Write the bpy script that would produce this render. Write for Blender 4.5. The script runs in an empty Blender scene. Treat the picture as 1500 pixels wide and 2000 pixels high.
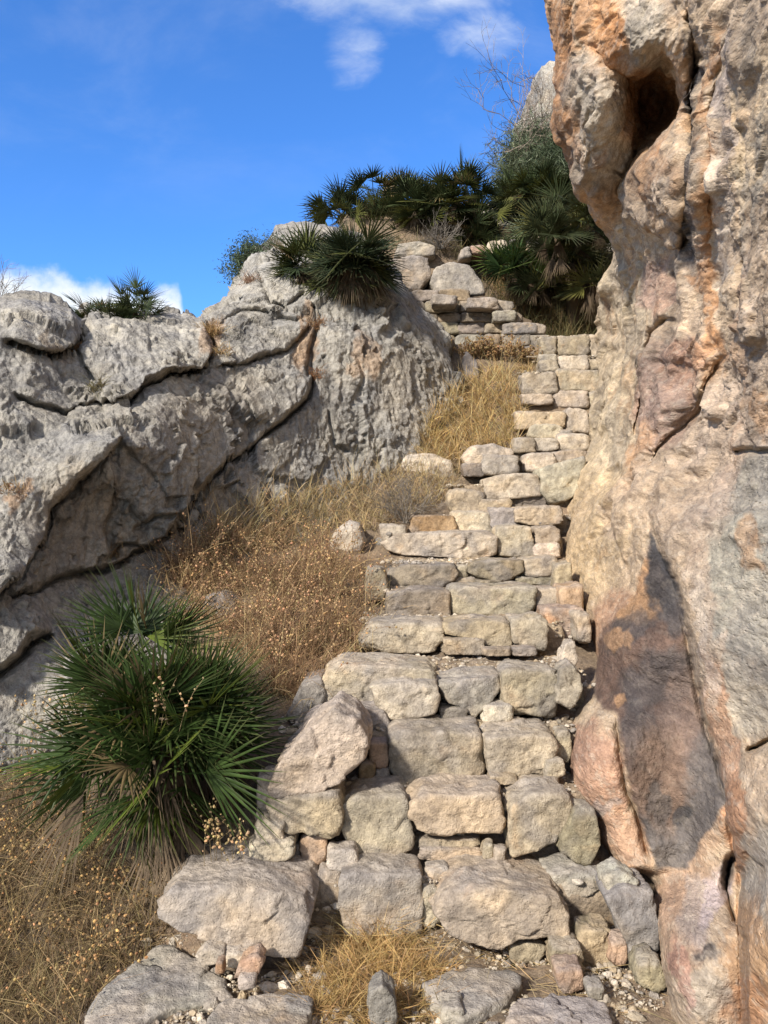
import bpy, math, random
import numpy as np
random.seed(7)
RNG = np.random.default_rng(11)
C = bpy.context.scene.collection
sc = bpy.context.scene
R = math.radians
F_PX, CX, CY, EYE = 1650.0, 750.0, 1000.0, 1.5      # photograph is 1500 x 2000

# ------------------------------------------------------------------ camera
cam_d = bpy.data.cameras.new('camera')
cam_d.sensor_fit = 'VERTICAL'; cam_d.sensor_height = 36.0
cam_d.lens = F_PX / 2000 * 36.0
cam_d.clip_start = 0.05; cam_d.clip_end = 2000
cam = bpy.data.objects.new('camera', cam_d); C.objects.link(cam)
cam.location = (0, 0, EYE); cam.rotation_euler = (R(90), 0, 0)
sc.camera = cam

# ------------------------------------------------------------------ light
SUN_TO = np.array([-0.56, -0.66, 0.60]); SUN_TO /= np.linalg.norm(SUN_TO)
sun_el = math.asin(SUN_TO[2]); sun_az = math.atan2(SUN_TO[0], SUN_TO[1])
sd = bpy.data.lights.new('sun', 'SUN'); sd.energy = 3.4; sd.angle = R(5); sd.color = (1.0, 0.93, 0.84)
sun = bpy.data.objects.new('sun', sd); C.objects.link(sun)
sun.rotation_euler = (R(90) - sun_el, 0, math.atan2(SUN_TO[0], -SUN_TO[1]))
sc.view_settings.view_transform = 'Standard'; sc.view_settings.look = 'None'
sc.view_settings.exposure = 1.05; sc.view_settings.gamma = 1.0
sc.render.engine = 'CYCLES'
sc.cycles.max_bounces = 5; sc.cycles.diffuse_bounces = 3; sc.cycles.transmission_bounces = 3
sc.cycles.use_denoising = True


class NT:
    """small helper for node trees"""
    def __init__(s, tree):
        s.t = tree; tree.nodes.clear()

    def n(s, kind, ins=None, **props):
        nd = s.t.nodes.new(kind)
        for k, v in props.items(): setattr(nd, k, v)
        for k, v in (ins or {}).items():
            if isinstance(v, bpy.types.NodeSocket): s.t.links.new(v, nd.inputs[k])
            else: nd.inputs[k].default_value = v
        return nd

    def m(s, op, a, b=0.0, c=0.0, clamp=False):
        return s.n('ShaderNodeMath', {0: a, 1: b, 2: c}, operation=op, use_clamp=clamp).outputs[0]

    def mr(s, v, a, b, c=0.0, d=1.0, it='SMOOTHSTEP'):
        return s.n('ShaderNodeMapRange', {'Value': v, 'From Min': a, 'From Max': b, 'To Min': c, 'To Max': d},
                   interpolation_type=it).outputs[0]

    def mix(s, f, a, b, mode='MIX'):
        nd = s.n('ShaderNodeMix', data_type='RGBA', blend_type=mode)
        for k, v in ((0, f), (6, a), (7, b)):
            if isinstance(v, bpy.types.NodeSocket): s.t.links.new(v, nd.inputs[k])
            else: nd.inputs[k].default_value = v if k == 0 else (tuple(v) + (1,))[:4]
        return nd.outputs[2]

    def noise(s, vec, scale, det=4, rough=0.55, dist=0.0, out='Fac'):
        return s.n('ShaderNodeTexNoise', {'Vector': vec, 'Scale': scale, 'Detail': det, 'Roughness': rough,
                                          'Distortion': dist}).outputs[out]

    def scalev(s, vec, sc3):
        return s.n('ShaderNodeVectorMath', {0: vec, 1: sc3}, operation='MULTIPLY').outputs[0]


# ------------------------------------------------------------------ sky
world = bpy.data.worlds.new('World'); sc.world = world; world.use_nodes = True
w = NT(world.node_tree)
sky = w.n('ShaderNodeTexSky', sky_type='NISHITA')
sky.sun_disc = False; sky.sun_elevation = sun_el; sky.sun_rotation = sun_az
sky.air_density = 1.0; sky.dust_density = 0.0; sky.ozone_density = 4.5; sky.altitude = 600
skyc = w.n('ShaderNodeHueSaturation', {'Saturation': 1.08, 'Value': 1.0, 'Color': sky.outputs[0]}).outputs[0]
skyc = w.mix(1.0, skyc, (0.52, 0.79, 1.08), 'MULTIPLY')
tc = w.n('ShaderNodeTexCoord').outputs['Generated']
sp = w.n('ShaderNodeSeparateXYZ', {0: tc})
yy = w.m('MAXIMUM', sp.outputs[1], 0.02)
u = w.m('DIVIDE', sp.outputs[0], yy); v = w.m('DIVIDE', sp.outputs[2], yy)
uv = w.n('ShaderNodeCombineXYZ', {0: u, 1: v, 2: 0.0}).outputs[0]
front = w.mr(sp.outputs[1], 0.05, 0.2)
# bank of cumulus low on the left
n1 = w.noise(uv, 11, 6, 0.55); n1b = w.noise(uv, 26, 5, 0.6)
top = w.m('ADD', w.mr(u, -0.56, -0.20, 0.300, 0.258, 'LINEAR'), w.m('MULTIPLY', w.m('SUBTRACT', n1, 0.5), 0.075))
top = w.m('SUBTRACT', top, w.mr(u, -0.245, -0.20, 0.0, 0.25))
top = w.m('ADD', top, w.m('MULTIPLY', w.m('SUBTRACT', n1b, 0.5), 0.03))
cum = w.mr(w.m('SUBTRACT', top, v), -0.004, 0.022)
# wisps high up
rot = w.n('ShaderNodeMapping', {'Vector': uv, 'Rotation': (0, 0, R(-38)), 'Scale': (0.85, 1.75, 1)}).outputs[0]
n2 = w.noise(rot, 5.0, 8, 0.6, 0.5); n3 = w.noise(rot, 15, 6, 0.65, 0.6)


def blob(cu, cv, ru, rv):
    du = w.m('DIVIDE', w.m('SUBTRACT', u, cu), ru); dv = w.m('DIVIDE', w.m('SUBTRACT', v, cv), rv)
    return w.m('SUBTRACT', 1.0, w.m('ADD', w.m('MULTIPLY', du, du), w.m('MULTIPLY', dv, dv)), clamp=True)


mask = w.m('MAXIMUM', blob(0.01, 0.625, 0.20, 0.095), w.m('MAXIMUM', blob(0.11, 0.565, 0.08, 0.05), blob(-0.035, 0.545, 0.06, 0.10)))
wis = w.mr(w.m('ADD', w.m('ADD', n2, w.m('MULTIPLY', n3, 0.35)), w.m('MULTIPLY', w.m('SUBTRACT', mask, 1.0), 0.50)), 0.38, 1.0)
wis = w.m('MULTIPLY', wis, w.mr(mask, 0.0, 0.35))
wis = w.m('MULTIPLY', wis, 0.85)
faint = w.m('MULTIPLY', w.mr(n2, 0.42, 0.8), w.m('MULTIPLY', w.mr(v, 0.25, 0.6), 0.13))
dens = w.m('MULTIPLY', w.m('MAXIMUM', cum, w.m('MAXIMUM', wis, faint)), front)
shade = w.mr(w.noise(uv, 9, 5, 0.6), 0.25, 0.75, 0.0, 1.0)
ccol = w.mix(shade, (3.3, 3.8, 4.4), (4.9, 5.0, 5.1))
nb_ = w.noise(tc, 2.2, 6, 0.55)
fill_veil = w.m('MULTIPLY', w.mr(nb_, 0.30, 0.62, 0.35, 1.0), w.mr(sp.outputs[1], 0.15, -0.25))  # bright cloud cover added behind the camera as neutral fill light
final = w.mix(w.m('MULTIPLY', fill_veil, 0.85), w.mix(dens, skyc, ccol), (4.6, 4.4, 4.2))
bg = w.n('ShaderNodeBackground', {'Color': final, 'Strength': 0.115})
w.n('ShaderNodeOutputWorld', {'Surface': bg.outputs[0]})


# ------------------------------------------------------------------ numeric helpers
def P(px, py, D):
    px = np.asarray(px, float); py = np.asarray(py, float); D = np.asarray(D, float)
    px, py, D = np.broadcast_arrays(px, py, D)
    return np.stack([(px - CX) / F_PX * D, D, EYE - (py - CY) / F_PX * D], -1)


_perm = np.random.default_rng(3).permutation(4096).astype(np.int64)
_grad = np.random.default_rng(4).normal(size=(4096, 3)).astype(np.float32)
_grad /= np.linalg.norm(_grad, axis=1, keepdims=True)
_rnd = np.random.default_rng(5).random((4096, 4)).astype(np.float32)


def _h(i, j, k):
    return _perm[(_perm[(_perm[i & 4095] + j) & 4095] + k) & 4095]


def pn(p):
    """gradient noise, about -0.6..0.6"""
    sh = p.shape[:-1]; p = p.reshape(-1, 3).astype(np.float32)
    i = np.floor(p).astype(np.int64); f = p - i
    q = f * f * f * (f * (f * 6 - 15) + 10)
    out = 0
    for dx in (0, 1):
        for dy in (0, 1):
            for dz in (0, 1):
                g = _grad[_h(i[:, 0] + dx, i[:, 1] + dy, i[:, 2] + dz)]
                d = g[:, 0] * (f[:, 0] - dx) + g[:, 1] * (f[:, 1] - dy) + g[:, 2] * (f[:, 2] - dz)
                wx = q[:, 0] if dx else 1 - q[:, 0]; wy = q[:, 1] if dy else 1 - q[:, 1]; wz = q[:, 2] if dz else 1 - q[:, 2]
                out = out + d * wx * wy * wz
    return out.reshape(sh)


def fbm(p, octv=4, gain=0.5, ridged=False):
    a, s, f = 1.0, 0, 1.0
    for o in range(octv):
        nv = pn(p * f + 17.3 * o)
        s = s + a * ((0.45 - np.abs(nv) * 1.6) if ridged else nv)
        a *= gain; f *= 2.03
    return s


def facet(p, tilt=1.0):
    """chipped look: each random cell carries its own tilted plane"""
    sh = p.shape[:-1]; p = p.reshape(-1, 3).astype(np.float32)
    i = np.floor(p).astype(np.int64); f = p - i
    best = np.full(len(p), 9.0, np.float32); val = np.zeros(len(p), np.float32); sec = np.full(len(p), 9.0, np.float32)
    for dx in (-1, 0, 1):
        for dy in (-1, 0, 1):
            for dz in (-1, 0, 1):
                hh = _h(i[:, 0] + dx, i[:, 1] + dy, i[:, 2] + dz)
                r = _rnd[hh]
                ddx = f[:, 0] - dx - r[:, 0]; ddy = f[:, 1] - dy - r[:, 1]; ddz = f[:, 2] - dz - r[:, 2]
                d = ddx * ddx + ddy * ddy + ddz * ddz
                g = _grad[hh]
                vv = (g[:, 0] * ddx + g[:, 1] * ddy + g[:, 2] * ddz) * tilt + (r[:, 3] - 0.5) * 0.6
                m = d < best
                sec = np.where(m, best, np.minimum(sec, d)); val = np.where(m, vv, val); best = np.where(m, d, best)
    e = np.clip((np.sqrt(sec) - np.sqrt(best)) / 0.12, 0, 1)      # crease between the cells
    return (val * (0.62 + 0.38 * e)).reshape(sh), e.reshape(sh)


def unit(a): return a / (np.linalg.norm(a, axis=-1, keepdims=True) + 1e-9)


def blur(A, k):
    for ax in (0, 1):
        pad = [(0, 0)] * A.ndim; pad[ax] = (k + 1, k)
        c = np.cumsum(np.pad(A, pad, mode='edge'), axis=ax)
        n = A.shape[ax]; hi = np.take(c, np.arange(2 * k + 1, 2 * k + 1 + n), axis=ax); lo = np.take(c, np.arange(0, n), axis=ax)
        A = (hi - lo) / (2 * k + 1)
    return A


def keep(G, f):
    """1 where the grid is fine enough to carry noise of frequency f, else 0"""
    du = np.linalg.norm(np.gradient(G, axis=1), axis=-1); dv = np.linalg.norm(np.gradient(G, axis=0), axis=-1)
    return 1 - ss(blur(np.maximum(du, dv), 3) * f, 0.10, 0.30)


def ss(x, a, b):
    t = np.clip((x - a) / (b - a), 0, 1); return t * t * (3 - 2 * t)


def mesh_np(name, V, Fc, cols=None, smooth=True, mats=()):
    me = bpy.data.meshes.new(name)
    V = np.ascontiguousarray(V, np.float32); groups = Fc if isinstance(Fc, list) else [Fc]
    groups = [np.ascontiguousarray(g, np.int32) for g in groups if len(g)]
    nl = sum(g.size for g in groups); npoly = sum(len(g) for g in groups)
    me.vertices.add(len(V)); me.vertices.foreach_set('co', V.ravel())
    me.loops.add(nl); me.loops.foreach_set('vertex_index', np.concatenate([g.ravel() for g in groups]))
    me.polygons.add(npoly)
    tot = np.concatenate([np.full(len(g), g.shape[1], np.int32) for g in groups])
    st = np.concatenate([[0], np.cumsum(tot)[:-1]]).astype(np.int32)
    me.polygons.foreach_set('loop_start', st)
    me.update(calc_edges=True)
    me.polygons.foreach_set('use_smooth', np.full(npoly, smooth))
    if cols is not None:
        ca = me.color_attributes.new('Col', 'FLOAT_COLOR', 'POINT')
        c4 = np.ones((len(V), 4), np.float32); c4[:, :3] = cols
        ca.data.foreach_set('color', c4.ravel())
    for m_ in mats: me.materials.append(m_)
    me.validate()
    return me


def link(name, V, Fc, mat, cols=None, parent=None, smooth=True, origin=None):
    """V are world coordinates; the object's origin is put at `origin` (default: base centre)"""
    V = np.asarray(V, float)
    if origin is None:
        lo, hi = V.min(0), V.max(0); origin = np.array([(lo[0] + hi[0]) / 2, (lo[1] + hi[1]) / 2, lo[2]])
    me = mesh_np(name, V - origin, Fc, cols, smooth, [mat])
    o = bpy.data.objects.new(name, me); C.objects.link(o)
    if parent is not None:
        o.parent = parent
        o.location = origin - np.array(parent['_w'])
    else:
        o.location = origin
    o['_w'] = [float(q) for q in origin]
    return o


def tag(o, label=None, cat=None, group=None, kind=None):
    if label: o['label'] = label
    if cat: o['category'] = cat
    if group: o['group'] = group
    if kind: o['kind'] = kind
    return o


def empty(name, loc, label, cat, group=None):
    o = bpy.data.objects.new(name, None); C.objects.link(o); o.location = loc
    o.empty_display_size = 0.1; o['_w'] = [float(q) for q in loc]
    return tag(o, label, cat, group)


def grid_faces(nr, nc):
    idx = np.arange(nr * nc).reshape(nr, nc)
    return np.stack([idx[:-1, :-1], idx[:-1, 1:], idx[1:, 1:], idx[1:, :-1]], -1).reshape(-1, 4)


def normals(G):
    du = np.gradient(G, axis=1); dv = np.gradient(G, axis=0)
    n = np.cross(du, dv); n /= np.linalg.norm(n, axis=-1, keepdims=True) + 1e-9
    return n


# ------------------------------------------------------------------ materials
def rock_mat(name, fine=1.0, bump=1.0, streak=0.0, tint=(1, 1, 1), lichen=0.0, gritty=1.0, rust=0.3, sq=1.0, low=0.6):
    mt = bpy.data.materials.new(name); mt.use_nodes = True; t = NT(mt.node_tree)
    pos = t.n('ShaderNodeNewGeometry').outputs['Position']
    if sq != 1.0: pos = t.scalev(pos, (1.0, sq, 1.0))
    col = t.n('ShaderNodeVertexColor', layer_name='Col').outputs[0]
    col = t.mix(1.0, col, tint, 'MULTIPLY')
    a = t.noise(pos, 3.1 * fine, 6, 0.62); b = t.noise(pos, 23 * fine, 6, 0.68, 0.4); c = t.noise(pos, 130 * fine, 4, 0.7)
    col = t.mix(t.mr(a, 0.3, 0.7, 0, 1), t.mix(1.0, col, (0.80, 0.80, 0.83), 'MULTIPLY'), t.mix(1.0, col, (1.15, 1.10, 1.02), 'MULTIPLY'))
    col = t.mix(t.mr(b, 0.36, 0.66, 0, 1), t.mix(1.0, col, (0.72, 0.71, 0.71), 'MULTIPLY'), t.mix(1.0, col, (1.14, 1.12, 1.09), 'MULTIPLY'))
    col = t.mix(t.mr(c, 0.3, 0.7, 0, 0.45 * gritty), col, t.mix(1.0, col, (0.55, 0.54, 0.53), 'MULTIPLY'))
    # rusty patches of iron stain
    o_ = t.noise(pos, 5.5 * fine, 5, 0.6, 0.8)
    col = t.mix(t.mr(o_, 0.58, 0.72, 0, rust), col, t.mix(1.0, col, (1.22, 0.93, 0.66), 'MULTIPLY'))
    if lichen:
        l = t.noise(pos, 38, 3, 0.6, 0.3)
        col = t.mix(t.mr(l, 0.60, 0.66, 0, lichen), col, (0.42, 0.42, 0.40))
        l2 = t.noise(pos, 61, 3, 0.6, 0.3)
        col = t.mix(t.mr(l2, 0.62, 0.68, 0, lichen * 1.2), col, (0.10, 0.10, 0.10))
    h = t.m('ADD', t.m('MULTIPLY', b, low), t.m('MULTIPLY', c, 0.22 * gritty))
    if streak:
        sv = t.scalev(pos, (11.0, 11.0, 1.1))
        s_ = t.noise(sv, 1.6, 6, 0.6, 0.5)
        col = t.mix(t.mr(s_, 0.50, 0.68, 0, streak), col, t.mix(1.0, col, (0.45, 0.45, 0.46), 'MULTIPLY'))
        s2 = t.noise(t.scalev(pos, (7.0, 7.0, 0.8)), 2.7, 5, 0.6, 0.3)
        col = t.mix(t.mr(s2, 0.55, 0.7, 0, streak * 0.7), col, t.mix(1.0, col, (1.35, 1.33, 1.28), 'MULTIPLY'))
        h = t.m('ADD', h, t.m('MULTIPLY', s_, -0.5 * streak))
    vo = t.n('ShaderNodeTexVoronoi', {'Vector': pos, 'Scale': 26 * fine, 'Detail': 3.0, 'Randomness': 1.0}, feature='F1').outputs['Distance']
    h = t.m('ADD', h, t.m('MULTIPLY', vo, 0.35))
    pit = t.n('ShaderNodeTexVoronoi', {'Vector': pos, 'Scale': 95 * fine, 'Randomness': 1.0}, feature='F1').outputs['Distance']
    h = t.m('ADD', h, t.m('MULTIPLY', t.mr(pit, 0.0, 0.35), 0.12 * gritty))
    bp = t.n('ShaderNodeBump', {'Strength': min(1.0, 0.75 * bump), 'Distance': 0.030 / fine, 'Height': h})
    bs = t.n('ShaderNodeBsdfPrincipled', {'Base Color': col, 'Roughness': 0.93, 'Specular IOR Level': 0.18, 'Normal': bp.outputs[0]})
    t.n('ShaderNodeOutputMaterial', {'Surface': bs.outputs[0]})
    return mt


def leaf_mat(name, trans=0.25, rough=0.5, spec=0.35):
    mt = bpy.data.materials.new(name); mt.use_nodes = True; t = NT(mt.node_tree)
    col = t.n('ShaderNodeVertexColor', layer_name='Col').outputs[0]
    pos = t.n('ShaderNodeNewGeometry').outputs['Position']
    n_ = t.noise(pos, 14, 4, 0.6)
    col = t.mix(t.mr(n_, 0.3, 0.7, 0, 1), t.mix(1.0, col, (0.75, 0.75, 0.75), 'MULTIPLY'), t.mix(1.0, col, (1.2, 1.2, 1.15), 'MULTIPLY'))
    bs = t.n('ShaderNodeBsdfPrincipled', {'Base Color': col, 'Roughness': rough, 'Specular IOR Level': spec})
    tr = t.n('ShaderNodeBsdfTranslucent', {'Color': col})
    mx = t.n('ShaderNodeMixShader', {0: trans, 1: bs.outputs[0], 2: tr.outputs[0]})
    t.n('ShaderNodeOutputMaterial', {'Surface': mx.outputs[0]})
    return mt


M_STONE = rock_mat('step_stone', 1.0, 0.85, 0.0, low=0.35, gritty=1.3)
M_GREY = rock_mat('grey_limestone', 0.8, 1.0, 0.75, tint=(1.02, 1.03, 1.02), lichen=0.25, rust=0.12)
M_CLIFF = rock_mat('stained_limestone', 1.0, 0.9, 0.0, gritty=1.5, sq=0.38, low=0.45)
M_EARTH = rock_mat('packed_earth', 2.0, 1.0, 0.0, gritty=1.6)
M_LEAF = leaf_mat('palm_leaf', 0.15, 0.5, 0.22)
M_DRY = leaf_mat('dry_straw', 0.35, 0.8, 0.1)
M_TWIG = leaf_mat('dry_twig', 0.1, 0.9, 0.05)


# ------------------------------------------------------------------ terrain
ROWS = [(2.90, 1745), (3.15, 1565), (3.42, 1438), (3.75, 1325), (4.35, 1220), (4.80, 1158), (5.25, 1100), (5.85, 1042),
        (6.15, 1005), (6.40, 945), (6.75, 880), (7.10, 805), (7.50, 722), (7.80, 690), (8.10, 652)]
RY = np.array([2.4] + [r[0] + 0.12 for r in ROWS])
RZ = np.array([0.0] + [EYE - (r[1] - CY) / F_PX * r[0] for r in ROWS])
EDGE_D = [2.4, 2.9, 3.15, 3.42, 3.75, 4.35, 4.8, 5.85, 6.15, 6.4, 6.75, 7.1, 7.5, 8.1]
EDGE_X = [-0.95, -0.78, -0.50, -0.45, -0.27, -0.12, 0.0, -0.02, 0.19, 0.5, 0.63, 1.1, 1.2, 1.48]


def gz(x, y):
    x = np.asarray(x, float); y = np.asarray(y, float)
    s = np.interp(y, np.r_[2.4, 2.82, RY[1:]], np.r_[0.0, 0.0, RZ[1:]])
    s = np.where(y < 2.4, (y - 2.4) * 0.16, s)
    z = s - 0.14                                               # keeps below the stones
    xe = np.interp(y, EDGE_D, EDGE_X)
    z = z - 0.30 * ss(-(x + 0.55), 0, 1.1) * (1 - ss(y, 4.6, 5.4)) + 0.06 * ss(xe - x, 0, 0.5) * ss(y, 3.6, 4.6)
    # foreground: the path itself lies on the surface
    z = np.where(y < 3.4, z + 0.14 * (1 - ss(y, 2.75, 3.0)), z)
    hill = 3.12 + 0.10 * (y - 8.1) + (0.20 + 1.15 * ss(y, 8.9, 10.4)) * ss(y, 8.7, 9.6) + 0.16 * np.maximum(y - 10.4, 0)
    hill = hill + 0.5 * ss(-(x - 1.4), 0, 0.9) * ss(y, 8.4, 9.2)
    hill = hill - 3.6 * ss(-(x + 0.9), 0, 2.6) - 2.0 * ss(y, 24, 60)
    k = ss(y, 8.05, 8.5)
    z = z * (1 - k) + hill * k
    cap = 1.9 + 0.0 * x                                        # behind the left rock face it stays low
    kk = ss(-(x + 0.4), 0, 1.0) * ss(y, 5.8, 6.8)
    z = z * (1 - kk) + np.minimum(z, cap) * kk
    z = z - 0.9 * ss(np.abs(x), 14, 60) * ss(np.abs(x), 14, 60)
    return z


def axis(a, b, fine, lo, hi, g=1.18):
    c = list(np.arange(a, b, fine)); q = fine; t = c[-1]
    while t < hi: q *= g; t += q; c.append(t)
    q = fine; t = a
    while t > lo: q *= g; t -= q; c.insert(0, t)
    return np.array(c)


gx = axis(-2.2, 1.9, 0.017, -140, 140); gy = axis(2.0, 9.4, 0.019, -60, 260)
X, Y = np.meshgrid(gx, gy); Z = gz(X, Y)
G = np.stack([X, Y, Z], -1)
near = np.exp(-np.maximum(np.hypot(X, Y - 5) - 6, 0) / 6)
Z = Z + near * (fbm(G * 5.0, 4) * 0.035 + fbm(G * 26, 3) * 0.014) + (1 - near) * fbm(G * 0.12, 4) * 0.7
G[..., 2] = Z
nb = fbm(G * 3.3, 4)[..., None]
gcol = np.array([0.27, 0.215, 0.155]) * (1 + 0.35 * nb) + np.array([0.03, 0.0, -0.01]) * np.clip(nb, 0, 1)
gk = ss(-(X + 0.75), 0, 0.35)[..., None] * 0.6  # darker soil on the left, with that corner's shade put into its colour
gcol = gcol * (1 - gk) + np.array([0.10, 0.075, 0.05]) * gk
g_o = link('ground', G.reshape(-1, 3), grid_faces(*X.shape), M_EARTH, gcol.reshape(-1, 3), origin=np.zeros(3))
tag(g_o, kind='structure')


def ground_hit(px, py, d0=2.2, d1=16.0):
    px = np.asarray(px, float); py = np.asarray(py, float)
    D = np.full(px.shape, d1); done = np.zeros(px.shape, bool)
    for d in np.arange(d0, d1, 0.03):
        q = P(px, py, d)
        hit = (~done) & (q[..., 2] <= gz(q[..., 0], q[..., 1]))
        D = np.where(hit, d, D); done |= hit
    q = P(px, py, D)
    q[..., 2] = gz(q[..., 0], q[..., 1])
    return q, done


# ------------------------------------------------------------------ relief builder for the two rock masses
def tps(ctrl, px, py):
    """thin plate spline through (px, py, D) control points"""
    c = np.array(ctrl, float); s = 500.0
    A = c[:, :2] / s; n = len(A)
    r = np.linalg.norm(A[:, None] - A[None], axis=-1)
    K = np.where(r > 0, r * r * np.log(r + 1e-12), 0) + np.eye(n) * 0.004
    Pm = np.c_[np.ones(n), A]
    M = np.zeros((n + 3, n + 3)); M[:n, :n] = K; M[:n, n:] = Pm; M[n:, :n] = Pm.T
    wv = np.linalg.solve(M, np.r_[c[:, 2], 0, 0, 0])
    X_ = px / s; Y_ = py / s
    out = wv[n] + wv[n + 1] * X_ + wv[n + 2] * Y_
    for i in range(n):
        r2 = (X_ - A[i, 0]) ** 2 + (Y_ - A[i, 1]) ** 2
        out = out + wv[i] * 0.5 * r2 * np.log(r2 + 1e-12)
    return out


def line_dist(line, px, py):
    """signed distance in photo pixels to a polyline (positive to the right-hand side of travel = below when going right)"""
    best = np.full(px.shape, 1e9); sg = np.ones(px.shape); tt = np.zeros(px.shape)
    L = np.array(line, float); seg = np.linalg.norm(np.diff(L, axis=0), axis=1); cum_ = np.r_[0, np.cumsum(seg)]
    for i in range(len(L) - 1):
        a, b = L[i], L[i + 1]; d = b - a
        t = np.clip(((px - a[0]) * d[0] + (py - a[1]) * d[1]) / (d @ d), 0, 1)
        rx = px - a[0] - t * d[0]; ry = py - a[1] - t * d[1]
        dist = np.hypot(rx, ry); cr = d[0] * ry - d[1] * rx
        m = dist < best
        best = np.where(m, dist, best); sg = np.where(m, np.sign(cr), sg); tt = np.where(m, (cum_[i] + t * seg[i]) / cum_[-1], tt)
    return best, sg, tt


def cracks(feats, px, py, wob=2.2):
    """sum of grooves and steps, in metres of extra depth"""
    q = np.stack([px / 26, py / 26, np.zeros_like(px)], -1)
    wx = fbm(q, 3) * wob * 2; wy = fbm(q + 31.7, 3) * wob * 2
    out = np.zeros(px.shape)
    for line, g, wd, st, fw in feats:
        d, s, t = line_dist(line, px + wx, py + wy)
        end = ss(t, 0, 0.12) * ss(1 - t, 0, 0.12)
        out += end * g * np.exp(-(d / wd) ** 2)
        # the side above / left stands proud of the other
        side = ss(-s * d, -2.0, 2.0)
        out -= end * st * side * np.exp(-(d / (fw * 1.9)) ** 2)
        out += end * st * 0.30 * (1 - side) * np.exp(-d / (fw * 0.6))
    return out


def inpoly(poly, px, py):
    p = np.array(poly, float); ins = np.zeros(px.shape, bool); j = len(p) - 1
    for i in range(len(p)):
        xi, yi = p[i]; xj, yj = p[j]
        c = ((yi > py) != (yj > py)) & (px < (xj - xi) * (py - yi) / (yj - yi + 1e-12) + xi)
        ins ^= c; j = i
    return ins


def blobs(base, spots, px, py, wob=22.0):
    """albedo stains: (cx, cy, rx, ry, angle deg, colour, strength)"""
    q = np.stack([px / 55, py / 75, np.zeros_like(px)], -1)
    wx = fbm(q, 4, 0.6) * wob * 2; wy = fbm(q + 9.1, 4, 0.6) * wob * 2
    col = np.zeros(px.shape + (3,)); col[:] = base
    X_, Y_ = px + wx, py + wy
    for cx, cy, rx, ry, an, c, s in spots:
        a = R(an); dx = X_ - cx; dy = Y_ - cy
        u_ = (dx * math.cos(a) + dy * math.sin(a)) / rx; v_ = (-dx * math.sin(a) + dy * math.cos(a)) / ry
        k = s * (1 - ss(np.sqrt(u_ * u_ + v_ * v_), 0.72, 1.15))
        col = col * (1 - k[..., None]) + np.array(c) * k[..., None]
    return col


# ---- left rock face
TOPL = [(-420, 640), (-200, 606), (-60, 600), (0, 585), (40, 578), (90, 584), (140, 602), (160, 622), (176, 604), (200, 598), (262, 600), (330, 603),
        (386, 612), (398, 604), (440, 577), (468, 545), (500, 492), (530, 472), (545, 447), (600, 438), (650, 444), (705, 452), (735, 486),
        (775, 540), (810, 596), (850, 630), (880, 660), (893, 700), (905, 740), (935, 770), (960, 830), (990, 900)]
CTL_L = [(-400, 640, 5.2), (-400, 1300, 3.6), (0, 600, 5.2), (150, 650, 5.5), (400, 640, 6.3), (0, 800, 4.8), (200, 790, 5.3), (230, 850, 4.9), (0, 1100, 4.2),
         (100, 1150, 4.6), (300, 1000, 5.3), (200, 1150, 5.0), (400, 900, 5.7), (600, 700, 6.7), (600, 900, 6.4), (850, 700, 7.3),
         (850, 880, 7.0), (890, 640, 7.7), (600, 450, 8.0), (550, 500, 7.6), (450, 570, 7.0), (680, 600, 7.0), (750, 780, 6.9),
         (0, 1300, 4.0), (0, 1500, 3.8), (200, 1300, 4.2), (400, 1120, 5.3), (700, 1000, 6.5), (0, 1700, 3.7), (400, 1400, 4.6),
         (800, 1200, 6.4), (960, 880, 7.5), (990, 1100, 7.5)]
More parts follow.
